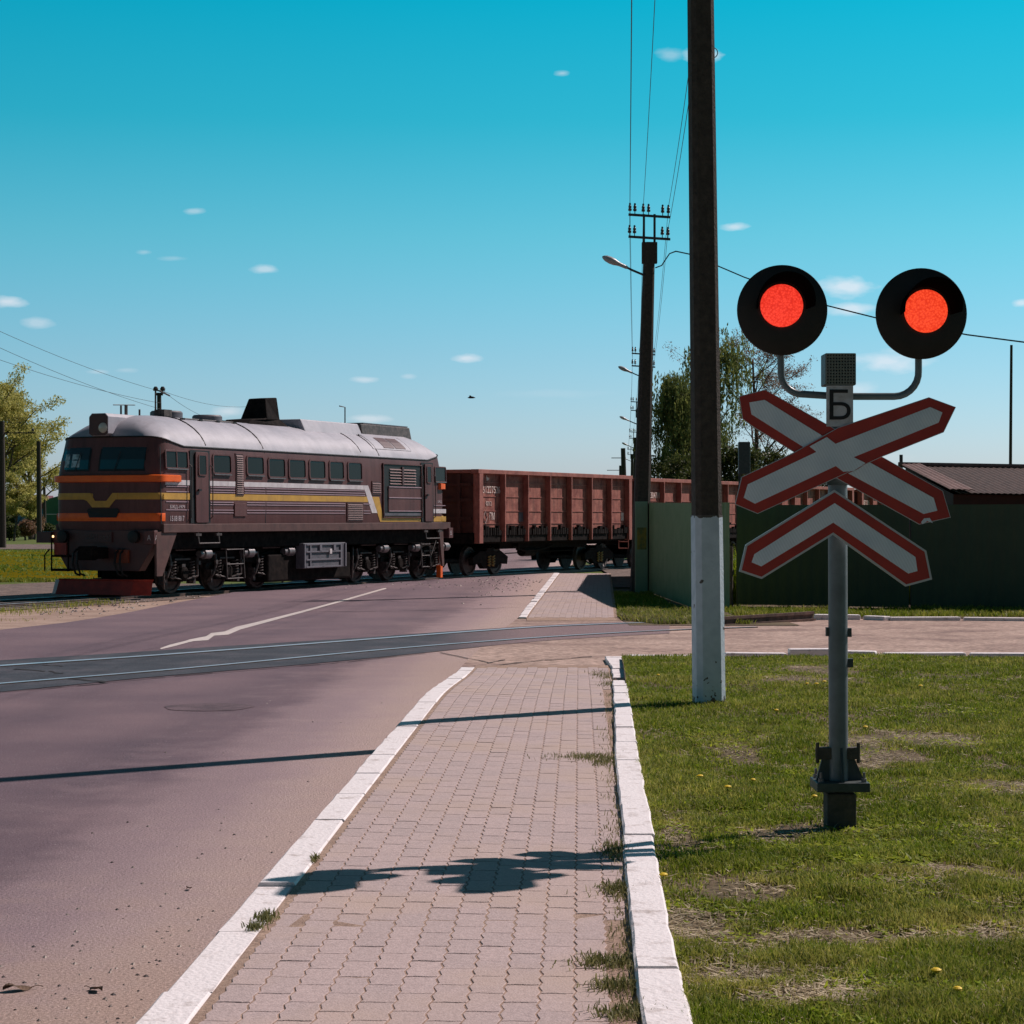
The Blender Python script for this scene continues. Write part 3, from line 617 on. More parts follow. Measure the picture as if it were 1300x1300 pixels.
# side-street kerbs (broken, whitewashed)
def kerb_run(name, pxs, label=None):
    b = MB()
    for (x0, y0_, x1, y1_, h, wdt) in pxs:
        a = G(x0, y0_); c = G(x1, y1_); d = (c-a); L_ = Vector((d.x, d.y, 0)).length; ang = math.atan2(d.y, d.x)
        M = Matrix.Translation((a.x, a.y, a.z)) @ Matrix.Rotation(ang, 4, 'Z') @ Matrix.Rotation(random.uniform(-.01, .01), 4, 'Y')
        k = max(1, int(L_/1.0))
        for i in range(k): 
            jz = random.uniform(-.015, .015); b.box((L_*i/k+.012, -.02+jz, -.1), (L_*(i+1)/k-.012, wdt+jz, h+jz), 0, M)
    return struct(b.build(name, m_kerb, bevel=.02))
kerb_run('kerb_far', [(1034, 787, 1093, 787, .10, .18), (1096, 787, 1124, 788, .09, .18), (1130, 788, 1220, 788, .08, .18), (1222, 788, 1420, 790, .07, .18)])
kerb_run('kerb_near', [(795, 838, 918, 838, .06, .16), (920, 838, 1000, 838, .10, .16), (1001, 838, 1058, 838, .13, .17), (1059, 838, 1113, 839, .11, .17), (1122, 839, 1228, 839, .09, .16), (1230, 840, 1310, 841, .10, .16), (1312, 841, 1500, 843, .10, .16)])

b = MB(); a = G(916, 794); c = G(1032, 788.5); d = (c-a); M = Matrix.Translation((a.x, a.y, a.z)) @ Matrix.Rotation(math.atan2(d.y, d.x), 4, 'Z'); L0 = Vector((d.x, d.y, 0)).length
b.box((0, -.035, .10), (L0, .035, .15), 0, M); b.box((0, -.012, 0), (L0, .012, .10), 0, M); b.box((0, -.07, -.02), (L0, .07, .02), 0, M)
tag(b.build('rail', mat('rusty_rail', (.06, .035, .028), (.16, .09, .07), rough=.8, scale=8)), 'rusty raised rail end lying between the painted pole and the far white kerb', 'rail')
tag(lawn_blades('tall_grass', 16000, 46.6, 49.5, lambda Y: 4.6, lambda Y: 9.9, lambda X, Y: zroad(Y), .8, False, m=m_weed, wd=.012), 'tall sunlit grass seen through the gaps of the fence', 'grass')
# gravel crumbs on the road
def crumbs(name, n, fpos, size, m, label):
    b = MB()
    for _ in range(n):
        p, z = fpos(); s = size*random.uniform(.4, 1.5)
        vs = [(p.x+s*random.uniform(.6, 1.2)*math.cos(a), p.y+s*random.uniform(.6, 1.2)*math.sin(a), z) for a in (0, 1.6, 3.1, 4.7)]+[(p.x, p.y, z+s*.7)]
        b.add(vs, [(0, 1, 4), (1, 2, 4), (2, 3, 4), (3, 0, 4)])
    return tag(b.build(name, m), label, 'gravel', kind='stuff')
m_stone = mat('crumb_stone', (.05, .04, .04), (.40, .34, .30), scale=3, contrast=(.5, .55))
def fp():
    y = random.choice([random.uniform(870, 1300), random.uniform(1150, 1300)]); xe = 173+(1300-y)*.9; p = G(xe-abs(random.gauss(0, 170))-8, y); return p, p.z
crumbs('road_gravel', 150, fp, .009, m_stone, 'loose dark grit scattered on the road near the kerb')
def fp2():
    p = G(random.uniform(390, 660), random.uniform(728, 745)+random.uniform(0, 4)); return p, p.z
crumbs('crossing_gravel', 160, fp2, .035, m_stone, 'stones scattered on the road edge beside the train')
def fp3():
    x = random.uniform(610, 690); y = 735+abs(random.gauss(0, 10))*1.; p = G(x-(y-735)*.8, y); return p, p.z
crumbs('kerb_gravel', 90, fp3, .035, m_stone, 'stones and dirt along the far kerb')
def fp4():
    x = random.uniform(0, 330); p = G(x, float(np.interp(x, [0, 86, 208, 301, 340], [795, 786, 765, 749, 745]))+random.uniform(-14, 0)); return p, -.42
crumbs('shoulder_stones', 260, fp4, .035, m_stone, 'small stones on the sandy shoulder beside the tracks')

# ------------------------------------------------------------------ locomotive
def dirt(m, col, amt, sc=(3, 3, .5), lo=.5, hi=.72):
    t = m.node_tree; n = t.nodes; l = t.links; b = n['Principled BSDF']; inp = b.inputs['Base Color']
    tcn = n.new('ShaderNodeTexCoord'); mp_ = n.new('ShaderNodeMapping'); mp_.inputs['Scale'].default_value = sc; l.new(tcn.outputs['Object'], mp_.inputs[0])
    no = n.new('ShaderNodeTexNoise'); no.inputs['Scale'].default_value = 1.6; no.inputs['Detail'].default_value = 12; no.inputs['Roughness'].default_value = .7; l.new(mp_.outputs[0], no.inputs[0])
    mr = n.new('ShaderNodeMapRange'); mr.inputs[1].default_value = lo; mr.inputs[2].default_value = hi; mr.inputs[4].default_value = amt; l.new(no.outputs[0], mr.inputs[0])
    x = n.new('ShaderNodeMix'); x.data_type = 'RGBA'; l.new(mr.outputs[0], x.inputs[0]); x.inputs[7].default_value = (*col, 1)
    if inp.links: l.new(inp.links[0].from_socket, x.inputs[6])
    else: x.inputs[6].default_value = inp.default_value
    l.new(x.outputs[2], inp)
m_maroon = mat('maroon_paint', (.105, .046, .046), (.155, .074, .070), rough=.5, spec=.22, scale=1.6, detail=8, contrast=(.35, .75), bump=.08, bscale=8, stretch=(1, 1, .4))
m_front = mat('dark_maroon_paint', (.075, .03, .032), (.10, .045, .042), rough=.45, scale=2)
m_roof = mat('roof_grey', (.29, .295, .335), (.42, .415, .46), rough=.5, scale=1.5, detail=12, contrast=(.28, .62), stretch=(1, .5, .5))
m_orange = mat('orange_paint', (.95, .16, .012), (.82, .12, .012), rough=.4, scale=3)
m_yellow = mat('yellow_paint', (.62, .36, .06), (.50, .28, .05), rough=.5, scale=3)
m_white = mat('white_paint', (.72, .68, .68), (.55, .5, .52), rough=.5, scale=2.5)
m_pink = mat('pale_pin_line', (.42, .30, .34), rough=.5)
m_beam = mat('frame_brown', (.13, .065, .055), (.09, .042, .038), rough=.6, scale=3)
m_redplow = mat('plow_red', (.45, .05, .03), (.28, .03, .02), rough=.5, scale=4)
dirt(m_maroon, (.05, .03, .028), .6, (4, 4, .4)); dirt(m_roof, (.12, .115, .12), .30, (.8, 2.5, 2.5)); dirt(m_roof, (.16, .11, .08), .2, (2, .6, .6), .55, .7); dirt(m_yellow, (.25, .16, .06), .45, (3, 3, 1)); dirt(m_white, (.35, .28, .26), .5, (3, 3, 1)); dirt(m_beam, (.05, .035, .03), .7, (2, 2, 2))
m_glass = mat('dark_glass', (.012, .016, .016), rough=.22, spec=.12)
m_glass2 = mat('teal_glass', (.02, .045, .05), rough=.07, spec=.8)
m_lit = mat('sky_seen_through_cab', (.42, .58, .62), (.12, .18, .18), rough=.3, scale=6, contrast=(.45, .6))
m_steel = mat('worn_steel', (.22, .21, .22), (.16, .14, .14), rough=.45, metal=.5, scale=12)
m_greybox = mat('grey_box_paint', (.085, .085, .10), (.14, .135, .155), rough=.55, scale=4)
m_soot = mat('bogie_black', (.007, .006, .006), (.022, .017, .015), scale=6, rough=.9, spec=.08)
m_edge = mat('dusty_edge_metal', (.10, .08, .075), (.025, .02, .019), scale=9, rough=.6)
m_black = mat('black_paint', (.010, .010, .011), rough=.55)
m_lens = mat('clear_lens', (.55, .52, .45), rough=.15, spec=.8)

loco = thing('diesel_locomotive', 'dark maroon diesel locomotive with orange, yellow and white stripes under a grey roof', 'locomotive', (LOCO_O.x, LOCO_O.y, RAILZ), TH)
LL = 16.25
LV = [(1.60,1.50,.03,.30),(1.75,1.55,0,.34),(2.35,1.55,0,.34),(2.95,1.55,0,.36),(3.30,1.548,.05,.42),(3.58,1.53,.13,.46),(3.70,1.50,.17,.50),(3.84,1.44,.22,.55),(4.02,1.31,.29,.62),(4.18,1.13,.39,.62),(4.32,.91,.55,.55),(4.43,.66,.85,.45),(4.50,.36,1.3,.26),(4.53,.04,1.9,.02)]
EAVE = 6
def plan(W, F, r, off=0, nf=10, nc=8, ns=26):
    """closed outline, counter-clockwise from the middle of the front face towards -y (visible) side"""
    pts = []; W += off
    bulge = .13
    fx = lambda y: F-off-bulge*(1-(y/max(W, .01))**2)*min(1, W/1.2)+.13*min(1, W/1.2)
    def half(front=True):
        q = []
        for i in range(nf+1): y = -(W-r)*i/nf; q.append((fx(y), y))
        x0 = q[-1][0]
        for i in range(1, nc+1): a = math.pi/2*i/nc; q.append((x0+r*(1-math.cos(a)), -(W-r)-r*math.sin(a)))
        return q
    q = half(); A = q                                   # front centre -> visible side
    x1 = A[-1][0]; x2 = LL-x1
    side = [(x1+(x2-x1)*i/ns, -W) for i in range(1, ns)]
    B = [(LL-x, y) for x, y in reversed(q)]              # visible side -> rear centre
    C_ = [(x, -y) for x, y in reversed(B)][1:]; Sd = [(x, -y) for x, y in reversed(side)]; E = [(x, -y) for x, y in reversed(A)][:-1]
    return A+side+B+C_+Sd+E
b = MB(); rings = []
for li, (z, W, F, r) in enumerate(LV):
    P = plan(W, F, min(r, W*.9))
    lift = {EAVE: .22, EAVE+1: .16, EAVE+2: .08, EAVE+3: .03}.get(li, 0)
    rings.append([(x, y, z+lift*(1-sm(.15, 1.25, min(x, LL-x)))) for x, y in P])
n = len(rings[0]); vs = [p for rg in rings for p in rg]
low = [(i, j) for i in range(len(LV)-1) for j in range(n) if i < EAVE]; hi = [(i, j) for i in range(len(LV)-1) for j in range(n) if i >= EAVE]
q = lambda i, j: (i*n+j, i*n+(j+1) % n, (i+1)*n+(j+1) % n, (i+1)*n+j)
body = MB().add(vs, [q(i, j) for i, j in low]+[tuple(range(n))]).build('body', [m_maroon], loco, smooth=True)
roof = MB().add(vs, [q(i, j) for i, j in hi]+[tuple(range((len(LV)-1)*n, len(LV)*n))]).build('roof', [m_roof], loco, smooth=True)
er = rings[EAVE]; b = MB(); cl = [Vector((x+(0), y, z)) for x, y, z in er]; cl = [p+Vector((0, math.copysign(.01, p.y), 0)) for p in cl]
b.tube(cl+[cl[0]], .022, 6); b.build('drip_rail', m_black, roof)
def interpLV(z, k): return float(np.interp(z, [l[0] for l in LV], [l[k] for l in LV]))
def sidey(z): return -interpLV(z, 1)
def su(px): k = (px-650)/2600; return (LC.x-LC.y*k)/(D1.y*k-D1.x)
def zl(py, s): d = 50+.9135*s; return CAMZ+(HOR-py)*d/2600-RAILZ
def side_panel(s0, s1, z0, z1, off, th=.01, r=0, inner=None, bld=None, mi=0, sgn=1):
    """rounded rectangle lying on the visible side wall; inner!=None makes it a ring"""
    bld = bld or MB()
    def rr(s0, s1, z0, z1, r):
        if r <= 0: return [(s0, z0), (s1, z0), (s1, z1), (s0, z1)]
        p = []
        for cx, cz, a0 in ((s1-r, z0+r, -90), (s1-r, z1-r, 0), (s0+r, z1-r, 90), (s0+r, z0+r, 180)):
            for i in range(5): a = R(a0+22.5*i); p.append((cx+r*math.cos(a), cz+r*math.sin(a)))
        return p
    P = rr(s0, s1, z0, z1, r); f = lambda u, v, t: (u, (sidey(v)-off-t)*sgn, v)
    if inner is None: bld.prism(P, f, -.004, th, mi)
    else:
        Q = rr(s0+inner, s1-inner, z0+inner, z1-inner, max(r-inner, 0.001) if r > 0 else 0); n = len(P)
        vs = [f(*p, th) for p in P]+[f(*p, th) for p in Q]+[f(*p, -.004) for p in P]+[f(*p, -.004) for p in Q]
        fs = []
        for i in range(n): j = (i+1) % n; fs += [(i, j, n+j, n+i), (i, 2*n+i, 2*n+j, j), (n+i, n+j, 3*n+j, 3*n+i)]
        bld.add(vs, fs, mi)
    return bld
def window(px0, px1, z0, z1, r=.07, fr=.05, slit=False, opened=False):
    s0, s1 = su(px0), su(px1)
    w_ = side_panel(s0, s1, z0, z1, .004, .022, r, fr).build('window', m_maroon, loco, smooth=False, bevel=.004)
    side_panel(s0+fr*.8, s1-fr*.8, z0+fr*.8, z1-fr*.8, .002, .004, r*.6).build('pane', m_glass, w_)
    b = side_panel(s0+fr*.9, s1-fr*.9, z0-.005, z0+.022, .02, .03); b.build('sill', m_steel, w_)
    if opened: side_panel((s0+s1)/2-.02, (s0+s1)/2+.02, z0+.05, z1-.05, .01, .012).build('mullion', m_maroon, w_)
    return w_
# bands of paint
def band(name, s0, s1, z0, z1, m, off=.003, th=.003): return side_panel(s0, s1, z0, z1, off, th).build(name, m, loco)
breaks_ = [(su(240.5), su(266))]
sF = .42
band('white_stripe', sF, su(241), 2.735, 2.86, m_white); band('white_stripe', su(266), su(298.5), 2.735, 2.86, m_white); band('white_stripe', su(309.5), su(465), 2.735, 2.86, m_white)
band('yellow_stripe', .36, su(241), 2.375, 2.535, m_yellow, .006); band('yellow_stripe', su(266), su(467), 2.375, 2.535, m_yellow)
def slant(name, pts, m):
    MB().prism([(su(x), z) for x, z in pts], lambda u, v, t: (u, sidey(v)-t, v), -.002, .008).build(name, m, loco)
slant('white_stripe', [(461, 2.86), (467, 2.86), (479.5, 2.06), (472, 2.06)], m_white)
slant('yellow_stripe', [(472, 2.535), (481, 2.535), (487, 1.80), (482.5, 1.80)], m_yellow)
band('yellow_stripe', su(484.5), su(534), 1.80, 1.96, m_yellow); band('yellow_stripe', su(550), su(566), 1.80, 1.96, m_yellow); band('white_stripe', su(550), su(566), 2.06, 2.19, m_white)
b = MB()
for z in (2.70, 2.63, 2.57, 2.32, 2.26, 2.12, 2.05):
    for s0, s1 in ((sF+.02, su(241)-.08), (su(266)+.03, su(298) if z > 2.4 else su(296)), (su(310) if z > 2.4 else su(313), su(336.5)), (su(337.5), su(463) if z > 2.4 else su(438))):
        if z in (2.63, 2.26, 2.05) and s0 < 1: continue
        side_panel(s0, s1, z-.010, z+.010, .004, .012, bld=b)
for z in (2.32, 2.12, 2.05): side_panel(su(461), su(470), z-.01, z+.01, .004, .012, bld=b)
for z in (2.30,): side_panel(su(551), su(565), z-.01, z+.01, .004, .012, bld=b)
split(b.build('pressed_ribs', m_pink, loco), lambda c: 0 if c.x < 1.5 else 1 if c.x < su(337) else 2 if c.x < su(483) else 3)
# panel seams
b = MB()
for px in (337, 484, 204.8): side_panel(su(px)-.012, su(px)+.012, 1.78, 3.66, .001, .006, bld=b)
split(b.build('panel_seam', m_black, loco), lambda c: round(c.x, 1))
# windows
window(209.5, 239, 3.12, 3.60, .06, .045, opened=True)
for a, c in ((269.5, 294), (312.5, 335.5)): window(a, c, 3.02, 3.57, .12, .055)
for a, c in ((340, 362.5), (366, 388.5), (392, 413.5), (417.5, 437), (441, 460)): window(a, c, 2.97, 3.55, .12, .055)
window(551.5, 566, 3.02, 3.52, .06, .04)
# louvres
def louvre(s0, s1, z0, z1, n, name='louvre', fr=m_maroon):
    o = side_panel(s0, s1, z0, z1, .003, .012).build(name, m_front, loco); b = MB()
    for i in range(n):
        z = z0+.02+(z1-z0-.04)*(i+.5)/n; h = (z1-z0)/n*.32; y = sidey(z)
        b.add([(s0+.02, y-.013, z+h), (s1-.02, y-.013, z+h), (s1-.02, y-.04, z-h), (s0+.02, y-.04, z-h)], [(0, 1, 2, 3)])
    b.build('slats', fr, o); side_panel(s0-.02, s1+.02, z0-.02, z1+.02, .003, .02, 0, .025).build('rim', fr, o); return o
louvre(su(299.5), su(308.5), 2.52, 3.58, 18); louvre(su(472), su(483), 2.62, 2.98, 5); louvre(su(440.5), su(460), 1.84, 2.34, 9)
side_panel(su(297), su(312), 1.96, 2.30, .01, .02).build('cover_plate', m_maroon, loco, bevel=.005)
# doors
def door(px0, px1, name='door'):
    s0, s1 = su(px0), su(px1)
    side_panel(s0, s1, 1.79, 3.62, .026, .006).build('door_recess_shade', m_black, loco)  # black plate proud of the wall; the recess's shade is put into its colour
    a, c = s0+(s1-s0)*.22, s1-(s1-s0)*.14
    d = side_panel(a, c, 1.80, 3.58, .036, .03, .06).build(name, m_maroon, loco, bevel=.006)
    side_panel(a+.10, c-.10, 2.98, 3.52, .066, .012, .07, .03).build('window_frame', m_maroon, d); side_panel(a+.12, c-.12, 3.0, 3.50, .067, .003, .06).build('pane', m_glass, d)
    MB().cbox((a+.12, sidey(2.6)-.09, 2.62), (.12, .04, .05)).build('handle', m_black, d)
    b = MB()
    for s in (s0-.03, s1+.03): b.tube([(s, sidey(2)-.01, 1.9), (s, sidey(2)-.08, 1.95), (s, sidey(2)-.08, 3.2), (s, sidey(3.2)-.01, 3.25)], .014, 6)
    split(b.build('handrail', m_edge, loco), lambda c: round(c.x, 1)); return d
door(241, 266); door(534.5, 549.5)
# radiator opening at the rear
r_ = side_panel(su(485.5), su(534), 1.98, 3.52, .014, .008).build('radiator_recess', m_black, loco)
b = side_panel(su(492), su(533), 2.10, 2.86, .012, .03); b.build('lower_panel', m_maroon, r_)
b = MB()
for z in (2.84, 2.52, 2.12): side_panel(su(492), su(533), z-.012, z+.012, .03, .03, bld=b)
b.build('panel_ribs', m_pink, r_)
b = MB()
for i in range(6):
    z = 2.94+.085*i; s0, s1 = su(494), su(527); y = sidey(z); b.add([(s0, y-.012, z+.02), (s1, y-.012, z+.02), (s1, y-.05, z-.02), (s0, y-.05, z-.02)], [(0, 1, 2, 3)])
b.build('shutters', m_maroon, r_); side_panel(su(509), su(511), 2.9, 3.45, .02, .04).build('shutter_post', m_front, r_)
side_panel(su(486), su(532), 1.98, 2.06, .012, .05).build('lower_ledge', m_greybox, r_)
side_panel(su(485.5), su(534.5), 1.92, 3.54, .002, .05, 0, .03).build('opening_frame', m_maroon, r_)
# front and rear bands following the rounded nose
def nose_band(name, z0, z1, m, off, th, s_end=.55, rear=False, yl=None, s_end2=None):
    W, F, r = interpLV((z0+z1)/2, 1), interpLV((z0+z1)/2, 2), interpLV((z0+z1)/2, 3)
    P = plan(W, F, r, off); Pi = plan(W, F, r, off+th); A = P[:19]; Ai = Pi[:19]
    A = A+[(s_end, -W-off)]; Ai = Ai+[(s_end-.04, -W-off-th)]
    A = [(x, -y) for x, y in reversed(A[1:])]+A; Ai = [(x, -y) for x, y in reversed(Ai[1:])]+Ai
    if yl: sel = [i for i in range(len(A)) if yl(A[i])]; A = [A[i] for i in sel]; Ai = [Ai[i] for i in sel]
    if rear: A = [(LL-x, y) for x, y in A]; Ai = [(LL-x, y) for x, y in Ai]
    n = len(A); c = (z1-z0)*.2; vs = [(x, y, z0) for x, y in A]+[(x, y, z0+c*.5) for x, y in Ai]+[(x, y, z1-c*.5) for x, y in Ai]+[(x, y, z1) for x, y in A]; fs = []
    for i in range(n-1):
        for k in range(3): fs.append((k*n+i, k*n+i+1, (k+1)*n+i+1, (k+1)*n+i))
    fs += [(0, n, 2*n, 3*n), (n-1, 2*n-1, 3*n-1, 4*n-1)]
    return MB().add(vs, fs).build(name, m, loco, smooth=True)
nose_band('orange_ledge', 2.80, 2.98, m_orange, .002, .075, su(228)); nose_band('orange_ledge', 2.80, 3.0, m_orange, .002, .075, .62, rear=True)
nose_band('orange_band', 1.84, 2.04, m_orange, .004, .006, .30); nose_band('orange_band', 1.80, 1.98, m_yellow, .004, .006, .3, rear=True)
nose_band('yellow_band', 2.375, 2.535, m_yellow, .004, .004, .38, yl=lambda p: abs(p[1]) > .44)
def fronty(y, z): W, F = interpLV(z, 1), interpLV(z, 2); return F-.13*(1-(y/W)**2)+.13
def nose_poly(name, pts, m, off, th, parent=None):
    n = len(pts); return MB().prism(pts, lambda u, v, t: (fronty(u, v)-off-t, u, v), 0, th).build(name, m, parent or loco)
nose_poly('yellow_band', [(.44, 2.535), (.44, 2.375), (.56, 2.375), (.50, 2.375), (.30, 2.18), (.05, 2.18), (-.20, 2.18), (-.38, 2.375), (-.44, 2.375), (-.44, 2.535), (-.30, 2.535), (-.12, 2.34), (.05, 2.34), (.22, 2.34), (.36, 2.535)], m_yellow, .006, .01)
nose_poly('badge_plate', [(.45, 2.10), (.38, 1.93), (.12, 1.93), (-.14, 1.93), (-.42, 1.93), (-.5, 2.10), (-.45, 2.15), (-.14, 2.15), (.12, 2.15), (.40, 2.15)], m_black, .02, .012)
# windscreens
def wscreen(y0, y1, z0, z1):
    ny_ = 8; vs = []; fs = []
    def grid(off, a0, a1, b0, b1):
        g = []
        for i in range(ny_+1):
            for j in range(4): y = a0+(a1-a0)*i/ny_; z = b0+(b1-b0)*j/3; g.append((fronty(y, z)-off-(.0 if abs(y) < 1.15 else -(abs(y)-1.15)*.25), y, z))
        return g
    f = [(i*4+j, i*4+j+1, (i+1)*4+j+1, (i+1)*4+j) for i in range(ny_) for j in range(3)]
    fr = MB().add(grid(.012, y0, y1, z0, z1), f).build('windscreen', m_black, loco, fix=False)
    e = .05*(1 if y1 > y0 else -1); MB().add(grid(.02, y0+e, y1-e, z0+.05, z1-.05), f).build('pane', m_glass2, fr, fix=False)
    return fr
wscreen(.14, -1.20, 3.07, 3.88); fr = wscreen(1.36, .40, 3.07, 3.88)
for (a, c) in ((1.20, 1.06), (.98, .72)):
    MB().add([(fronty(y, z)-.028, y, z) for y, z in ((a, 3.17), (c, 3.17), (c, 3.50), (a, 3.50))], [(0, 1, 2, 3)]).build('pane', m_lit, fr, fix=False)
b = MB()
for y in (-.35, .85): b.tube([(fronty(y, 3.1)-.05, y, 3.08), (fronty(y, 3.5)-.06, y-.15, 3.55)], .010, 5)
b.build('wiper', m_black, loco)
# headlight housing
hl = MB().prism([(-.28, 4.0), (-.20, 3.94), (.20, 3.94), (.28, 4.0), (.28, 4.42), (.20, 4.50), (-.20, 4.50), (-.28, 4.42)], lambda u, v, t: (t, u+.12, v), .0, 1.5).build('headlight', m_roof, loco, bevel=.01)
MB().prism([(-.27, 4.0), (-.19, 3.95), (.19, 3.95), (.27, 4.0), (.27, 4.40), (.19, 4.48), (-.19, 4.48), (-.27, 4.40)], lambda u, v, t: (t, u+.12, v), -.012, .002).build('housing_front', m_front, hl)
for y in (-.14,): 
    M = Matrix.Translation((-.012, y+.12, 4.14)) @ Matrix.Rotation(-math.pi/2, 4, 'Y'); MB().lathe([(.13, 0), (.12, .02), (.07, .035), (.01, .04)], 20, M).build('lens', m_lens, hl, smooth=True)
# roof fittings
b = MB(); b.tube([(2.6, .2, 4.5), (2.6, .2, 5.2), (2.62, .1, 5.2), (3.4, .3, 5.12)], .022, 6); b.cbox((2.5, -.1, 4.55), (.35, .3, .3)); b.build('antenna', m_edge, roof)
for (x, y, r0, h) in ((2.95, .1, .42, .18), (4.9, .1, .40, .16)):
    M = Matrix.Translation((x, y, 4.47)); MB().lathe([(r0, 0), (r0, h), (r0*.9, h+.04)], 20, M).build('roof_vent', m_greybox, roof, smooth=True)
b = MB()
for x, y, h in ((1.5, .5, .35), (1.62, .45, .38), (1.75, .5, .38), (2.1, .35, .28), (5.9, .1, .12), (6.3, 0, .12)): b.tube([(x, y, 4.38), (x, y, 4.42+h)], .025, 6)
b.tube([(1.3, .6, 4.78), (1.9, .35, 4.80)], .012, 5); b.build('roof_horns', m_edge, roof)
def rooftop(y): return float(np.interp(abs(y), [l[1] for l in LV[::-1]], [l[0] for l in LV[::-1]]))
b = MB()
for s in (su(337), su(484), 2.35):
    b.tube([(s+0, y, rooftop(y)+.012) for y in np.linspace(-1.48, 1.0, 26)], .016, 5)
b.tube([(s, -.62, rooftop(.62)+.03) for s in np.linspace(2.5, 5.2, 8)], .018, 5)
for s in np.linspace(2.6, 5.1, 4): b.cbox((s, -.62, rooftop(.62)+.02), (.12, .08, .05))
b.build('roof_seams', m_black, roof)
def sc(px): k = (px-650)/2600; return (LOCO_O.x-k*LOCO_O.y)/(k*D1.y-D1.x)
def zc_(py, s): return CAMZ+(HOR-py)*(LOCO_O.y+D1.y*s)/2600-RAILZ
prof = [(sc(296), 4.42), (sc(303), 4.62), (sc(322), 4.68), (sc(326), zc_(504, 6.5)), (sc(341), zc_(503.5, 7.3)), (sc(345), 4.70), (sc(352), 4.45)]
b = MB(); b.prism(prof, lambda u, v, t: (u, t*(1.25 if v < 4.7 else .8), v), -.34, .34); b.build('exhaust_stack', m_soot, roof, bevel=.03)
b = MB(); b.prism([(-.80, 4.34), (-.62, 4.72), (.62, 4.72), (.80, 4.34)], lambda u, v, t: (t, u, v), sc(357), sc(431)); b.build('roof_hatch', m_roof, roof, bevel=.03)
b = MB(); b.prism([(-.66, 4.36), (-.58, 4.74), (.58, 4.74), (.66, 4.36)], lambda u, v, t: (t, u, v), sc(436), sc(499)); fn = b.build('fan_housing', m_edge, roof, bevel=.02)
FS0, FS1 = sc(440), sc(497)
MB().box((FS0, -.57, 4.745), (FS1, .57, 4.78)).build('fan_grille', m_greybox, fn); MB().tube([(sc(438), 0, 4.5), (sc(438), 0, 5.25), (sc(431), 0, 5.27)], .02, 5).build('antenna', m_edge, roof)
def on_roof(s0, s1, y0, y1, off, m, name, parent, n=6):
    vs = []; ys = np.linspace(y0, y1, n+1)
    for y in ys:
        z = rooftop(y)+off
        vs += [(s0, y-off*.7, z), (s1, y-off*.7, z)]
    return MB().add(vs, [(2*i, 2*i+1, 2*i+3, 2*i+2) for i in range(n)]).build(name, m, parent, fix=False)
RP0, RP1 = su(481), su(529)
hp = on_roof(RP0, RP1, -1.36, -.85, .012, m_roof, 'roof_panel', roof)
for a in (RP0+.75, RP0+1.5): on_roof(a, a+.68, -1.33, -.93, .02, m_front, 'roof_louvre', roof)
b = MB()
for a, c, y0, y1 in ((RP0, 0, -1.36, -.8), (RP1, 0, -1.36, -.85), (su(462), 0, -1.45, -.7)): 
    b.tube([(a, y, rooftop(y)+.012) for y in np.linspace(y0, y1, 8)], .010, 4)
b.build('roof_panel_seams', m_edge, roof)
# frame beam
b = MB(); b.box((.28, -1.60, 1.56), (LL+.15, -1.40, 1.77)); b.box((.28, 1.40, 1.56), (LL+.15, 1.60, 1.77)); split(b.build('frame_beam', m_beam, loco, bevel=.01), ysign)
b = MB(); b.box((.25, -1.38, 1.15), (LL-.2, 1.38, 1.60)); b.box((4.9, -1.0, .75), (10.8, 1.0, 1.2)); b.build('underframe', m_soot, loco)
# front apron, buffer beam and plow
b = MB(); b.prism([(-1.50, 1.62), (-1.50, 1.30), (-1.05, .62), (1.05, .62), (1.50, 1.30), (1.50, 1.62)], lambda u, v, t: (t, u, v), .02, .30); b.build('buffer_beam', m_front, loco, bevel=.01)
for e in (0, 1):
    X = (lambda x: x) if e == 0 else (lambda x: LL-x)
    b = MB(); b.prism([(.30, 1.60), (.95 if e == 0 else .55, 1.60), (.28, .50), (.04, .50), (.02, 1.55)] if e == 0 else [(.30, 1.60), (.60, 1.60), (.34, .4), (.22, .4)], lambda u, v, t: (X(u), t, v), -1.56, -1.50); b.build('corner_skirt', m_beam, loco)
    MB().box((X(-.06) if e == 0 else X(.08), -1.66 if e else -1.55, 1.28), (X(.10) if e == 0 else X(-.22), -1.25 if e == 0 else -1.40, 1.60)).build('lettered_box', m_maroon, loco, bevel=.01)
pl = MB(); P0 = [(-1.28, .02), (1.45, .02), (1.45, .42), (-1.05, .42)]
vs = [(-.42, -1.10, .05), (-.42, 1.10, .05), (-.26, 1.10, .40), (-.26, -1.10, .40), (-.12, -1.50, .05), (.02, -1.46, .40), (-.12, 1.42, .05), (.0, 1.40, .40)]
pl.add(vs, [(0, 1, 2, 3), (0, 3, 5, 4), (1, 6, 7, 2)]); plo = pl.build('snow_plow', m_redplow, loco); md = plo.modifiers.new('solid', 'SOLIDIFY'); md.thickness = .03
MB().tube([(.02, -1.48, .41), (-.27, -1.10, .41), (-.27, 1.10, .41)], .02, 6).build('plow_edge', m_redplow, plo)
MB().box((LL-.05, -1.35, .03), (LL+.1, -1.20, .42)).build('rear_plow_end', m_orange, loco)
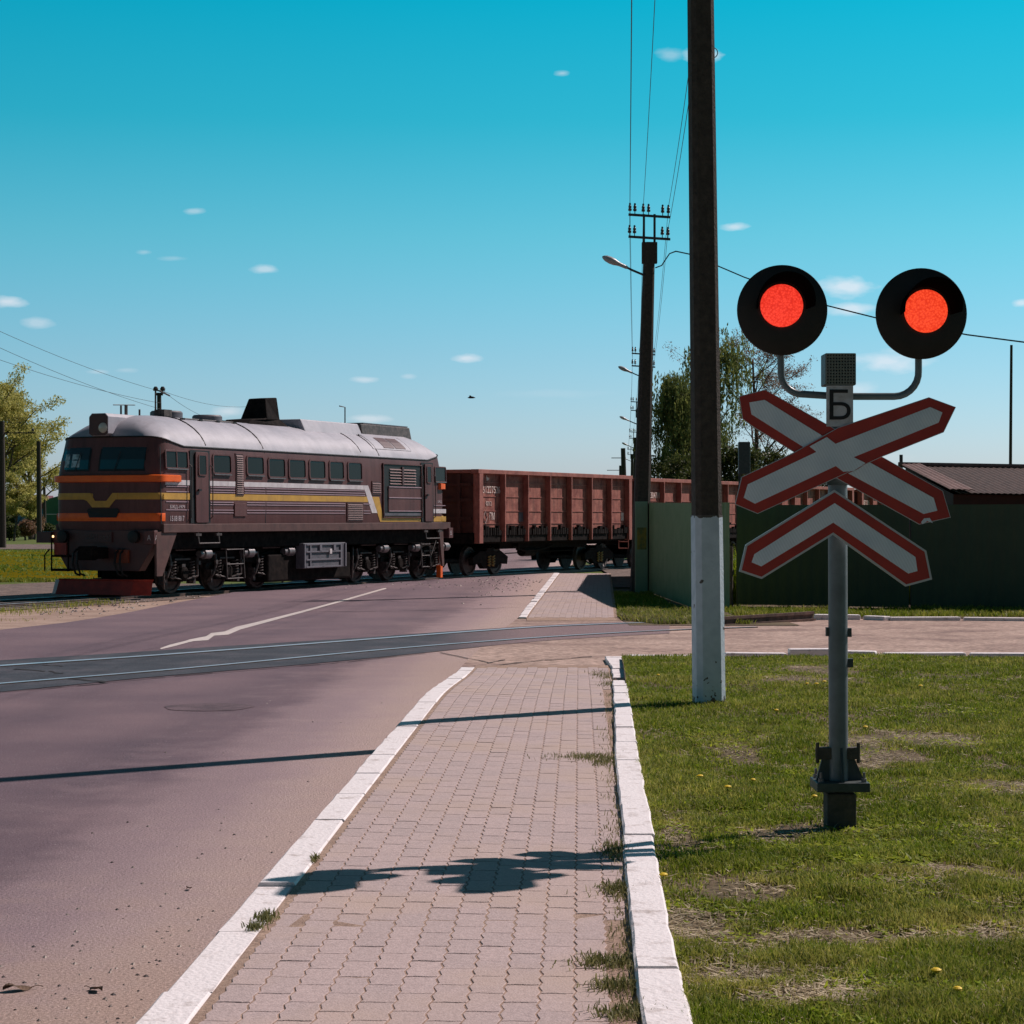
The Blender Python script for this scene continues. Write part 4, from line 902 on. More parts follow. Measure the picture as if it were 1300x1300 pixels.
# coupler, hoses, steps, boxes at the nose
b = MB(); b.box((-.55, -.16, .92), (.1, .16, 1.20)); b.cbox((-.55, .05, 1.06), (.25, .42, .34)); b.box((-.62, -.2, .98), (-.45, -.05, 1.15)); b.build('coupler', m_soot, loco, bevel=.03)
b = MB(); b.box((LL-.1, -.16, .92), (LL+.75, .16, 1.2)); b.build('coupler', m_soot, loco, bevel=.03)
b = MB()
for y in (.75, .62, -.5, -.64): b.tube([(0, y, 1.15), (-.16, y, 1.05), (-.2, y, .8), (-.14, y-.05, .55), (-.02, y-.1, .50)], .028, 7)
split(b.build('brake_hose', m_black, loco), lambda c: round(c.y, 1))
b = MB(); b.box((-.10, .95, .60), (.15, 1.45, .66)); b.box((-.10, .95, .95), (.15, 1.45, 1.0)); 
for y in (.95, 1.45): b.tube([(-.1, y, .60), (-.1, y, 1.55)], .02, 6)
b.tube([(-.15, 1.62, .6), (-.15, 1.62, 1.0), (-.05, 1.55, 1.15)], .018, 6); b.build('front_step', m_soot, loco)
MB().box((-.04, 1.05, 1.0), (.01, 1.42, 1.3)).build('plate', m_redplow, loco); MB().box((-.06, -.78, .82), (.01, -.42, 1.14)).build('plate', m_orange and mat('rusty_orange', (.30, .07, .03), (.18, .05, .03), rough=.6), loco)
MB().box((-.06, 1.5, 1.30), (.25, 1.95, 1.58)).build('side_light_box', m_front, loco, bevel=.01)
m_glow = mat('warm_lamp', (.9, .6, .3), rough=.2, emit=(1, .62, .3), estr=2.5)
M = Matrix.Translation((-.08, 1.42, 1.46)) @ Matrix.Rotation(-math.pi/2, 4, 'Y'); MB().lathe([(.030, 0), (.024, .02), (.01, .03)], 12, M).build('marker_light', m_glow, loco)
for y in (1.15, -.95):
    M = Matrix.Translation((-.02, y, 1.46)) @ Matrix.Rotation(-math.pi/2, 4, 'Y'); MB().lathe([(.15, -.1), (.15, .08), (.12, .09)], 18, M).build('buffer_light', m_black, loco, smooth=True)
b = MB(); b.box((-.02, -.28, 1.32), (.03, .52, 1.58)); npl = b.build('number_plate', m_front, loco)
m_faint = mat('worn_lettering', (.10, .075, .07), rough=.6)
Mf = lambda x, y, z: Matrix.Translation((x, y, z)) @ Matrix.Rotation(-math.pi/2, 4, 'Z') @ Matrix.Rotation(math.pi/2, 4, 'X')
Ms = lambda x, y, z: Matrix.Translation((x, y, z)) @ Matrix.Rotation(math.pi/2, 4, 'X')
text('lettering', '2М62 1696', .17, m_faint, npl, Mf(-.024, .12, 1.45), .003)
text('lettering', 'А', .17, m_white, loco, Ms(.02, -1.556, 1.43), .003, .9); text('lettering', 'А', .17, m_white, loco, Mf(-.065, -1.40, 1.43), .003, .9)
m_sidelet = mat('side_lettering', (.55, .48, .5), rough=.6)
text('lettering', '15181817', .185, m_sidelet, loco, Ms(su(224.5), -1.556, 1.90), .004, .88); text('lettering', 'БЖД-1979', .11, m_sidelet, loco, Ms(su(225), -1.556, 2.19), .004, 1.3)
text('lettering', 'Б', .18, m_white, loco, Ms(LL+.06, -1.662, 1.43), .003); text('lettering', 'БЖД', .1, m_sidelet, loco, Ms(su(558), -1.553, 2.42), .004, 1.2)
# ladders below the doors
for px in (246, 536):
    s = su(px)+.1; b = MB()
    for ds in (0, .95): b.tube([(s+ds, -1.60, 1.55), (s+ds, -1.64, 1.28)], .022, 6); b.cbox((s+ds, -1.61, 1.5), (.25, .06, .06))
    b.tube([(s, -1.64, 1.28), (s+.95, -1.64, 1.28)], .022, 6); b.build('step_bracket', m_edge, loco)
b = MB(); s = 3.35
for ds in (0, .85): b.tube([(s+ds, -1.45, 1.12), (s+ds, -1.5, .35)], .018, 6)
for z in (.35, .72, 1.1): b.tube([(s, -1.47, z), (s+.85, -1.47, z)], .018, 6)
b.build('ladder', m_edge, loco)
b = MB(); s = 14.6
for ds in (0, .6): b.tube([(s+ds, -1.45, 1.15), (s+ds, -1.5, .4)], .018, 6)
for z in (.4, .75, 1.1): b.tube([(s, -1.47, z), (s+.6, -1.47, z)], .018, 6)
b.tube([(s+.6, -1.5, .75), (s+.95, -1.5, 1.2)], .022, 6); b.build('ladder', m_edge, loco)
# battery box / fuel tank
b = MB(); b.box((5.75, -1.28, .18), (10.4, 1.28, .95)); b.build('fuel_tank', m_soot, loco, bevel=.06)
s0, s1 = su(386.5), su(440); bb = MB().box((s0, -1.52, .52), (s1, -1.25, 1.22)).build('battery_box', m_greybox, loco, bevel=.02)
b = MB()
for z in (1.18, .98, .76, .56): b.box((s0+.1, -1.56, z-.02), (s1-.35, -1.52, z+.02))
for s in (s0+.04, s0+.35, s1-.32, s1-.04): b.box((s-.03, -1.555, .54), (s+.03, -1.522, 1.2))
for s in (s0+.9, s0+1.7): b.box((s-.06, -1.57, 1.0), (s+.06, -1.52, 1.18))
b.build('box_straps', m_steel if False else mat('box_trim', (.17, .165, .19), rough=.5), bb)
b = MB().cbox((s0+1.45, -1.57, .98), (.12, .02, .14)); b.build('tag_plate', m_white, bb)
# bogies: build one, copy for the rear
def make_bogie(parent, s_c, wheels=(-2.1, 0, 2.1), flip=1):
    bg_ = bpy.data.objects.new('bogie', None); COL.objects.link(bg_); bg_.parent = parent; bg_.location = (s_c, 0, 0)
    for w_ in wheels:
        b = MB()
        for sg in (-1, 1):
            M = Matrix.Translation((w_, .76*sg, .525)) @ Matrix.Rotation(math.pi/2*sg, 4, 'X')
            b.lathe([(.555, .07), (.525, .055), (.520, -.05), (.505, -.065), (.44, -.065), (.42, -.03), (.18, -.03), (.15, -.07), (.02, -.08)], 36, M)
        b.tube([(w_, -.7, .525), (w_, .7, .525)], .09, 10); b.build('wheelset', m_edge, bg_, smooth=True)
    b = MB()
    for sg in (-1, 1):
        y = 1.02*sg; pr = [(-3.0, .72), (-2.75, .98), (-2.4, 1.05), (-1.7, .92), (-.9, 1.02), (-.3, 1.06), (.3, 1.06), (.9, 1.02), (1.7, .92), (2.4, 1.05), (2.75, .98), (3.0, .72), (2.9, .66), (2.55, .80), (1.6, .70), (.5, .82), (-.5, .82), (-1.6, .70), (-2.55, .80), (-2.9, .66)]
        b.prism(pr, lambda u, v, t: (u, y+t, v), -.08, .08)
        for w_ in wheels:
            b.cbox((w_, y, .52), (.42, .26, .40)); M = Matrix.Translation((w_, y+.13*sg, .525)) @ Matrix.Rotation(-math.pi/2*sg, 4, 'X'); b.lathe([(.17, 0), (.17, .08), (.12, .11)], 14, M)
            for ds in (-.42, .42):
                M = Matrix.Translation((w_+ds, y+.03*sg, .40)); b.lathe([(.05, 0), (.05, .45)], 8, M); b.cbox((w_+ds, y+.03*sg, .36), (.24, .22, .06))
    b.build('bogie_frame', m_soot, bg_)
    for w_ in wheels:
        for ds in (-.42, .42):
            b = MB(); b.tube([(w_+ds+.085*math.cos(a), -1.14+.085*math.sin(a), .38+.012*a) for a in np.arange(0, 2*math.pi*6, .6)], .016, 5); b.build('spring', m_edge, bg_)
    b = MB()
    for w_ in wheels:
        c = w_+1.0
        M = Matrix.Translation((c-.18, -1.26, 1.0)) @ Matrix.Rotation(math.pi/2, 4, 'Y'); b.lathe([(.09, -.22), (.09, -.06), (.13, -.05), (.13, .24), (.09, .25), (.08, .32), (.03, .33), (.03, .5)], 18, M)
    b.build('brake_cylinder', m_steel, bg_, smooth=True)
    b = MB()
    for w_ in wheels:
        for d, tt in ((-.62, 0), (.66, 1)):
            x = w_+d; b.tube([(x, -1.18, 1.02), (x+.05*(-1)**tt, -1.20, .75), (x-.05*(-1)**tt, -1.15, .45), (x-.10, -1.0, .30)], .035, 6); b.cbox((x-.02, -1.0, .42), (.10, .22, .34))
            b.cbox((x, -1.22, .78), (.10, .06, .10)); b.tube([(x, -1.2, .45), (x+.5*(1 if tt == 0 else -1), -1.2, .38)], .02, 5)
        b.box((w_-.36, -1.17, .86), (w_+.36, -1.13, .90)); b.cbox((w_, -1.18, .70), (.16, .05, .12)); b.tube([(w_-.4, -1.22, 1.12), (w_+.5, -1.22, 1.12)], .022, 5)
    for x in (-2.9, 2.9): b.tube([(x, -1.15, 1.05), (x-.1, -1.2, .7), (x+.05, -1.1, .15)], .03, 6)
    for o in split(b.build('brake_rigging', m_edge, bg_), lambda c: min(range(3), key=lambda i: abs(wheels[i]-c.x))): pass
    b = MB()
    for w_ in wheels: b.box((w_-.9, -.62, .28), (w_+.85, .62, 1.12))
    b.build('traction_motors', m_soot, bg_); return bg_
def s_of_wheel(px):       # wheels stand 0.76+ inboard plane, project to track coordinate
    k = (px-650)/2600; y = -.80; ox, oy = LOCO_O.x-D1.y*y*-1*-1, 0
    P0 = LOCO_O+N1*.80; return (P0.x-k*P0.y)/(k*D1.y-D1.x)
w1 = s_of_wheel(221); w3 = s_of_wheel(322); v1 = s_of_wheel(447); v3 = s_of_wheel(535)
print('wheels', w1, w3, v1, v3)
make_bogie(loco, (w1+w3)/2, (-2.1, 0, 2.1)); make_bogie(loco, (v1+v3)/2, (-2.1, 0, 2.1))

# ------------------------------------------------------------------ open wagons
m_rust = mat('rust_red_steel', (.20, .052, .040), (.46, .17, .125), rough=.8, scale=2.6, detail=12, contrast=(.36, .66), bump=.3, bscale=14)
m_rust2 = mat('rust_rail', (.42, .155, .12), (.28, .09, .07), rough=.7, scale=3)
dirt(m_rust, (.07, .03, .022), .75, (3.5, 3.5, .45), .48, .68); dirt(m_rust, (.50, .26, .19), .5, (2, 2, 2), .56, .7); dirt(m_rust2, (.12, .05, .035), .6, (3, 3, 1))
m_chalk = mat('faded_white_stencil', (.80, .66, .60), (.45, .28, .24), rough=.8, scale=9, contrast=(.5, .68))
m_inside = mat('dark_rust', (.07, .028, .024), (.10, .04, .03), rough=.9, scale=4)
WL, WW, WT, WB = 12.1, 1.45, 3.50, 1.42
def make_wagon(loc, rz, label, number, deco=True):
    wg = thing('open_wagon', label, 'freight wagon', loc, rz, 'open wagons behind the locomotive')
    b = MB(); b.box((0, -WW, WB), (WL, -WW+.05, WT-.03)); b.box((0, WW-.05, WB), (WL, WW, WT-.03)); split(b.build('side_wall', m_rust, wg), ysign)
    b = MB(); b.box((0.003, -WW+.052, WB), (.06, WW-.052, WT-.04)); b.box((WL-.06, -WW+.052, WB), (WL-.003, WW-.052, WT-.04)); b.box((.06, -WW+.052, WB), (WL-.06, WW-.052, WB+.06)); b.build('end_walls_and_floor', m_inside, wg)
    b = MB()
    for y in (-1, 1):
        b.box((-.10, y*WW-.20, WT-.14), (WL+.10, y*WW+.09, WT)) if y < 0 else b.box((-.10, y*WW-.09, WT-.14), (WL+.10, y*WW+.20, WT))
    b.box((-.10, -WW+.09, WT-.12), (.08, WW-.09, WT-.005)); b.box((WL-.08, -WW+.09, WT-.12), (WL+.10, WW-.09, WT-.005)); b.build('top_rail', m_rust2, wg, bevel=.012)
    xs = [.10]+[.1+(WL-.2)*i/7 for i in range(1, 7)]+[WL-.1]
    for i, x in enumerate(xs):
        w_ = .13 if i in (0, 7) else .032; b = MB()
        for y in (-1, 1):
            y0, y1 = (-WW-.20, -WW+.0) if y < 0 else (WW, WW+.20)
            if i in (0, 7): b.box((x-w_, y0, 1.08), (x+w_, y1, WT-.142))
            else: b.prism([(x-w_, y0), (x+w_, y0), (x+w_, y1), (x-w_, y1)], lambda u, v, t: (u, v, t), 1.12, WT-.142)
        split(b.build('side_post', m_rust2, wg, bevel=.008), ysign)
    b = MB()
    for z in (3.08, 2.62, 2.14, 1.72): b.box((.22, -WW-.02, z-.014), (WL-.22, -WW-.002, z+.014)); b.box((.22, WW+.002, z-.014), (WL-.22, WW+.02, z+.014))
    split(b.build('wall_ribs', m_rust2, wg), ysign)
    b = MB()
    for x in (-.09, WL+.03):
        for z in (1.9, 2.5, 3.0): b.box((x, -WW+.1, z-.05), (x+.06, WW-.1, z+.05))
        for y in (-.9, 0, .9): b.box((x-.01, y-.06, WB), (x+.07, y+.06, WT-.15))
    split(b.build('end_ribs', m_inside, wg), lambda c: c.x > 3)
    # hatch hooks under the wall, chassis
    b = MB(); b.box((-.1, -1.42, 1.06), (WL+.1, 1.42, 1.40)); b.box((2.6, -1.0, .86), (WL-2.6, 1.0, 1.1)); b.box((-.5, -.15, .92), (WL+.5, .15, 1.2)); b.build('underframe', m_soot, wg)
    b = MB()
    for i in range(7):
        a0, a1 = xs[i]+.12, xs[i+1]-.10; b.box((a0, -WW-.10, 1.12), (a1, -WW-.02, 1.50)); x = a0+.02
        while x < a1-.08:
            w_ = random.uniform(.05, .16); h_ = random.uniform(.02, .17)*(random.random() < .8); b.box((x, -WW-.13-random.random()*.03, 1.34), (x+w_, -WW-.03, 1.50+h_)); x += w_+random.uniform(.01, .09)
    b.build('hatch_gear', m_soot, wg)
    b = MB(); b.tube([(3.4, -1.1, .95), (4.2, -1.1, .78), (5.6, -1.1, .80), (6.4, -1.1, .95)], .035, 6); M = Matrix.Translation((4.4, -.9, .75)) @ Matrix.Rotation(math.pi/2, 4, 'Y'); b.lathe([(.17, 0), (.17, .9)], 14, M)
    b.tube([(3.2, -.9, .70), (8.6, -.9, .74)], .02, 5); b.cbox((3.75, -1.1, .95), (.1, .1, .3)); b.build('brake_gear', m_soot, wg)
    for c in (1.75, WL-1.75):
        bg_ = bpy.data.objects.new('bogie', None); COL.objects.link(bg_); bg_.parent = wg; bg_.location = (c, 0, 0)
        for w_ in (-.925, .925):
            b = MB()
            for sg in (-1, 1):
                M = Matrix.Translation((w_, .76*sg, .478)) @ Matrix.Rotation(math.pi/2*sg, 4, 'X'); b.lathe([(.505, .07), (.478, .055), (.474, -.05), (.40, -.06), (.36, -.02), (.15, -.03), (.10, -.08)], 30, M)
            b.tube([(w_, -.7, .478), (w_, .7, .478)], .08, 10); b.build('wheelset', m_edge, bg_, smooth=True)
        b = MB()
        for sg in (-1, 1):
            y = 1.02*sg; b.prism([(-1.25, .60), (-1.2, .35), (-.7, .42), (-.45, .22), (.45, .22), (.7, .42), (1.2, .35), (1.25, .60), (.75, .80), (-.75, .80)], lambda u, v, t: (u, y+t, v), -.09, .09)
        b.box((-.25, -1.1, .55), (.25, 1.1, .9)); b.build('bogie_frame', m_soot, bg_)
        b = MB()
        for ds in (-.14, .14): b.tube([(ds+.07*math.cos(a), -1.14+.03*math.sin(a), .30+.014*a) for a in np.arange(0, 2*math.pi*4, .6)], .025, 5)
        b.build('spring', mat('ochre_paint', (.30, .20, .06), rough=.7) if 'ochre_paint' not in MATS else MATS['ochre_paint'], bg_)
    b = MB()
    for y in (-.30, .10): b.tube([(WL+.12, -WW+.30+y, 1.3), (WL+.12, -WW+.30+y, .75)], .02, 5)
    for z in (.75, 1.0): b.tube([(WL+.12, -WW+.0, z), (WL+.12, -WW+.40, z)], .02, 5)
    for z in np.arange(1.5, 3.3, .3): b.tube([(WL+.12, -WW, z), (WL+.12, -WW+.4, z)], .015, 5)
    b.build('end_ladder', m_rust2, wg)
    if number: text('lettering', number, .33, m_chalk, wg, Ms(1.14, -WW-.012, 2.83), .008, .95)
    return wg
WZ = RAILZ
w_a = make_wagon((WAG_O.x, WAG_O.y, WZ), TH2, 'rust red open freight wagon coupled right behind the locomotive', '61227526')
b = MB()
for k in range(4):
    a, c = [(0, .22), (.13, 0), (0, -.22), (-.13, 0)][k], [(0, .22), (.13, 0), (0, -.22), (-.13, 0)][(k+1) % 4]; b.tube([(.72+a[0], -WW-.012, 1.93+a[1]), (.72+c[0], -WW-.012, 1.93+c[1])], .018, 4)
b.build('diamond_mark', m_chalk, w_a); text('lettering', 'ПМ', .34, m_chalk, w_a, Ms(1.18, -WW-.012, 1.95), .008, .7); text('lettering', '0312', .2, m_chalk, w_a, Ms(.95, -WW-.012, 2.38), .008, 1)
MB().box((3.15, -WW-.008, 1.78), (3.5, -WW-.002, 2.10)).build('repair_patch', m_greybox, w_a); MB().box((WL-.55, -WW-.01, 1.8), (WL-.32, -WW-.003, 2.1)).build('white_label', m_chalk, w_a)
MB().add([(.80, -WW-.01, 3.32), (.80, -WW-.01, 3.14), (.98, -WW-.01, 3.16), (1.0, -WW-.01, 3.24), (.88, -WW-.01, 3.24)], [(0, 1, 2, 3, 4)]).build('paint_fleck', m_chalk, w_a, fix=False)
for k, (lab, num) in enumerate([('rust red open freight wagon seen between the two dark poles above the light green fence', '60384711'), ('rust red open freight wagon behind the crossing sign and the dark fence', '61550934'), ('farthest rust red open freight wagon, hidden behind the dark fence and shed', '60871245')]):
    p = WAG_O+D2*((WL+1.35)*(k+1)); wz = WZ-.10*(k+1)*.6
    make_wagon((p.x, p.y, wz), TH2, lab, num)

# ------------------------------------------------------------------ crossing signal (foreground)
YS = 10.5
def SP(px, py, d=0.0): k = YS/F_PX; return ((px-650)*k, YS+d, CAMZ+(HOR-py)*k)
gz = zlawn(YS); bx = SP(1068, 1052)[0]
sig = thing('crossing_signal', 'level crossing signal with two lit red lamps above a red and white crossed sign', 'crossing signal', (bx, YS, gz))
OFF = Vector((bx, YS, gz)); L = lambda px, py, d=0.0: tuple(Vector(SP(px, py, d))-OFF)
m_post = mat('post_grey', (.15, .185, .195), (.11, .135, .145), rough=.4, scale=7, bump=.05)
m_redref = mat('sign_red', (.42, .035, .022), (.33, .028, .02), rough=.38, scale=5)
m_darksteel = mat('dark_green_steel', (.035, .05, .05), (.06, .075, .075), rough=.5, scale=12, bump=.2)
m_conc = mat('dark_concrete', (.055, .05, .042), (.10, .085, .07), rough=.9, scale=14, bump=.6)
m_signback = mat('sign_edge', (.50, .50, .52), rough=.35, metal=.4)
def refl(name):
    m = bpy.data.materials.new(name); m.use_nodes = True; t = m.node_tree; n = t.nodes; l = t.links; b = n['Principled BSDF']
    tcn = n.new('ShaderNodeTexCoord'); mp_ = n.new('ShaderNodeMapping'); mp_.inputs['Rotation'].default_value = (0, R(28), 0); l.new(tcn.outputs['Object'], mp_.inputs[0])
    wv = n.new('ShaderNodeTexWave'); wv.inputs['Scale'].default_value = 22; wv.inputs['Distortion'].default_value = .4; l.new(mp_.outputs[0], wv.inputs[0])
    no = n.new('ShaderNodeTexNoise'); no.inputs['Scale'].default_value = 5; no.inputs['Detail'].default_value = 4; l.new(tcn.outputs['Object'], no.inputs[0])
    r = n.new('ShaderNodeValToRGB'); r.color_ramp.elements[0].color = (.58, .68, .77, 1); r.color_ramp.elements[1].color = (.76, .84, .90, 1); r.color_ramp.elements[0].position = .3; r.color_ramp.elements[1].position = .7; l.new(no.outputs[0], r.inputs[0])
    x = n.new('ShaderNodeMix'); x.data_type = 'RGBA'; x.blend_type = 'MULTIPLY'; x.inputs[0].default_value = .10; l.new(r.outputs[0], x.inputs[6]); l.new(wv.outputs[0], x.inputs[7]); l.new(x.outputs[2], b.inputs['Base Color']); b.inputs['Roughness'].default_value = .35; return m
m_refl = refl('reflective_white')
def board(name, outer, layers, d, parent, th=.004):
    f = lambda u, v, t: L(u, v, d+t)
    o = MB().prism(outer, f, 0, th).build(name, m_signback, parent)
    for k, (nm, poly, m) in enumerate(layers):
        dd = -.0022*(k+1); MB().prism(poly, lambda u, v, t: L(u, v, d+t), dd, dd+.0018).build(nm, m, o)
    return o
A_out = [(971.4, 494.5), (938, 503), (942.5, 532), (956, 542), (1006, 573), (1065.7, 609.4), (1167, 666), (1207, 657), (1197, 623), (1119.8, 579.8), (1056, 542)]
def inset(poly, d):
    n = len(poly); out = []; area = sum(poly[i][0]*poly[(i+1) % n][1]-poly[(i+1) % n][0]*poly[i][1] for i in range(n)); s = 1 if area > 0 else -1
    for i in range(n):
        p0, p1, p2 = [Vector((*poly[(i+j-1) % n], 0)) for j in range(3)]
        e1 = (p1-p0).normalized(); e2 = (p2-p1).normalized(); n1 = Vector((-e1.y, e1.x, 0))*s; n2 = Vector((-e2.y, e2.x, 0))*s
        m = (n1+n2).normalized(); k = d/max(.35, m.dot(n1)); q = p1+m*k; out.append((q.x, q.y))
    return out
ba = board('cross_board', A_out, [('red_border', inset(A_out, .8), m_redref), ('white_stripe', [(951.2, 511), (970.5, 507.7), (1046.7, 555), (1070, 570), (1045, 584), (1018, 566.5), (953.9, 526)], m_refl), ('white_stripe', [(1103, 586.5), (1185, 632.2), (1189.7, 648.3), (1172.3, 652.5), (1076.7, 601), (1088, 596)], m_refl)], .0, sig)
MB().prism([(1169, 663), (1173, 658), (1180, 657.5), (1184, 664), (1177, 661.5), (1171, 665.5)], lambda u, v, t: L(u, v, t), -.006, -.0045).build('peeled_patch', m_refl, ba)
B_out = [(941, 605.5), (932.7, 640.4), (961.5, 652.4), (1063, 606), (1119.4, 580), (1197.5, 549), (1213, 517), (1178.7, 504.4), (1063, 543), (1005, 575.8)]
bb_ = board('cross_board', B_out, [('red_border', inset(B_out, .8), m_redref), ('white_stripe', [(948.8, 615), (943.7, 632), (958, 639.5), (1058.9, 592.5), (1084.4, 580), (1190.8, 536.7), (1195.6, 523.8), (1180, 517), (1061.5, 563), (1034.6, 574.4)], m_refl)], -.012, sig)
MB().prism([(1027, 567), (1049, 555), (1063, 566), (1082, 580), (1098, 588), (1083, 598), (1070, 599), (1058, 590), (1040, 577)], lambda u, v, t: L(u, v, t), -.0185, -.0172).build('centre_patch', m_refl, bb_)
C_out = [(1058.7, 622), (1175, 699), (1182.4, 735.5), (1149, 744.5), (1056.9, 679), (966.4, 734.9), (938, 725.5), (946, 691.5)]
cv = board('chevron_board', C_out, [('red_border', inset(C_out, 2.6), m_redref), ('white_stripe', [(1058.7, 638.8), (1161, 707), (1163.6, 724.8), (1152, 728), (1056.9, 663.5), (965.7, 718.9), (953.5, 713.7), (957, 703.4)], m_refl)], -.02, sig, th=.018)
# post, brackets
b = MB(); x0 = L(1067.5, 1000)[0]; pt = [L(1067.5, 1000, .075), L(1066.5, 700, .075), L(1066, 452, .075)]
b.tube(pt, .050, 20); b.build('post', m_post, sig, smooth=True)
b = MB()
for py in (553, 612, 640, 655): c = L(1067, py, .07); b.cbox((c[0], c[1]-.035, c[2]), (.13, .03, .03))
for px, py in ((1080, 804), (1082, 843), (1055, 803)): c = L(px, py, .075); b.cbox(c, (.03, .03, .045))
b.build('clamps', m_darksteel, sig)
base = MB(); c = L(1069, 998, .075); k = YS/F_PX
base.box((c[0]-33.5*k, c[1]-.13, c[2]-.025), (c[0]+33.5*k, c[1]+.13, c[2]+.022)); bp_ = base.build('base_plate', m_darksteel, sig, bevel=.004)
b = MB(); zb0 = c[2]+.022
b.prism([(-30.5*k, zb0), (30.5*k, zb0), (14*k, zb0+38*k), (-20*k, zb0+38*k)], lambda u, v, t: (c[0]+u, c[1]+t, v), -.012, .012)
b.prism([(-.12, zb0), (.12, zb0), (.055, zb0+.17), (-.055, zb0+.17)], lambda u, v, t: (c[0]+t, c[1]+u, v), -.006, .006)
b.build('gusset', m_darksteel, bp_)
b = MB(); cc = L(1066, 958, .075); b.box((cc[0]-.11, cc[1]-.03, cc[2]-.03), (cc[0]+.11, cc[1]+.03, cc[2]+.03))
for s in (-1, 1): b.tube([(cc[0]+s*.105, cc[1]-.02, cc[2]-.05), (cc[0]+s*.105, cc[1]-.02, cc[2]+.055)], .010, 8)
b.build('clamp', m_conc, bp_, bevel=.004)
b = MB()
for dx, dy in ((.11, -.09), (.11, .09), (-.11, -.09), (-.11, .09)): M = Matrix.Translation((c[0]+dx, c[1]+dy, zb0)); b.lathe([(.014, 0), (.014, .018), (.007, .019), (.007, .05)], 8, M)
b.build('bolts', m_steel, bp_)
b = MB(); st = L(1069, 1003, .075); b.prism([(-18.5*k, 0), (18.5*k, 0), (18.5*k, 1), (-18.5*k, 1)], lambda u, v, t: (st[0]+u, st[1]-.075+t, (st[2]-.02) if v else -.25), 0, .15); b.build('concrete_stub', m_conc, sig, bevel=.008)
# lamp arms
b = MB(); pl_ = [L(994, 440, .09), L(994.5, 470, .09)]+[L(994.5+27*(1-math.cos(a)), 472+27*math.sin(a), .09) for a in np.linspace(.2, math.pi/2, 7)]+[L(1062, 501.5, .09)]
b.tube(pl_, .0185, 12); pr = [L(1062, 502, .09)]+[L(1170.5-31*(1-math.sin(a)), 471+31*math.cos(a), .09) for a in np.linspace(0, math.pi/2-.15, 7)]+[L(1170.5, 468, .09), L(1170.5, 440, .09)]
b.tube(pr, .0185, 12); b.build('lamp_arm', m_post, sig, smooth=True)
# bell box with punched grid
b = MB(); a = L(1048, 489, .0); c2 = L(1087, 448, .0); bw = b.box((a[0], a[1]+.01, a[2]), (c2[0], a[1]+.16, c2[2])).build('bell_box', m_darksteel, sig, bevel=.006)
b = MB(); b2 = MB(); n_ = 10
for i in range(n_+1): 
    t = i/n_; xx = a[0]+(c2[0]-a[0])*(.03+.94*t); b2.box((xx-.0032, a[1]-.002, a[2]+.004), (xx+.0032, a[1]+.008, c2[2]-.004))
    zz = a[2]+(c2[2]-a[2])*(.03+.94*t); b2.box((a[0]+.004, a[1]-.003, zz-.0032), (c2[0]-.004, a[1]+.0065, zz+.0032))
b2.build('grille', mat('grille_grey', (.16, .18, .16), rough=.6), bw)
# letter plate
a = L(1049, 541.5, -.0); c2 = L(1083, 489.5, -.0); b = MB(); b.box((a[0], a[1]-.004, a[2]), (c2[0], a[1]+.004, c2[2])); lp = b.build('letter_plate', mat('plate_grey', (.50, .52, .55), (.30, .27, .25), rough=.6, scale=12, contrast=(.45, .8)), sig)
lc = L(1065.5, 517, -.0); text('lettering', 'Б', .212, m_black, lp, Ms(lc[0], lc[1]-.005, lc[2]), .0015, 1.02)
# lamps
m_visor = mat('visor_black', (.004, .004, .004), rough=1, spec=0)
m_disc = mat('matt_black', (.012, .010, .009), (.018, .015, .013), rough=.55, scale=10)
def lensmat(name, c, st):
    m = bpy.data.materials.new(name); m.use_nodes = True; t = m.node_tree; n = t.nodes; l = t.links; b = n['Principled BSDF']; b.inputs['Base Color'].default_value = (.5, .02, .01, 1); b.inputs['Roughness'].default_value = .2
    tcn = n.new('ShaderNodeTexCoord'); vo = n.new('ShaderNodeTexVoronoi'); vo.inputs['Scale'].default_value = 95; l.new(tcn.outputs['Object'], vo.inputs[0])
    r = n.new('ShaderNodeValToRGB'); r.color_ramp.elements[0].color = (*[min(1, q*1.15) for q in c], 1); r.color_ramp.elements[1].color = (c[0]*.72, c[1]*.5, c[2]*.5, 1); r.color_ramp.elements[0].position = .15; r.color_ramp.elements[1].position = .75; l.new(vo.outputs['Distance'], r.inputs[0])
    l.new(r.outputs[0], b.inputs['Emission Color']); b.inputs['Emission Strength'].default_value = st
    bp = n.new('ShaderNodeBump'); bp.inputs['Strength'].default_value = .6; bp.inputs['Distance'].default_value = .004; l.new(vo.outputs['Distance'], bp.inputs['Height']); l.new(bp.outputs[0], b.inputs['Normal']); return m
m_redA = lensmat('red_lens_left', (.95, .055, .03), 1.0); m_redB = lensmat('red_lens_right', (1.0, .075, .025), 1.0)
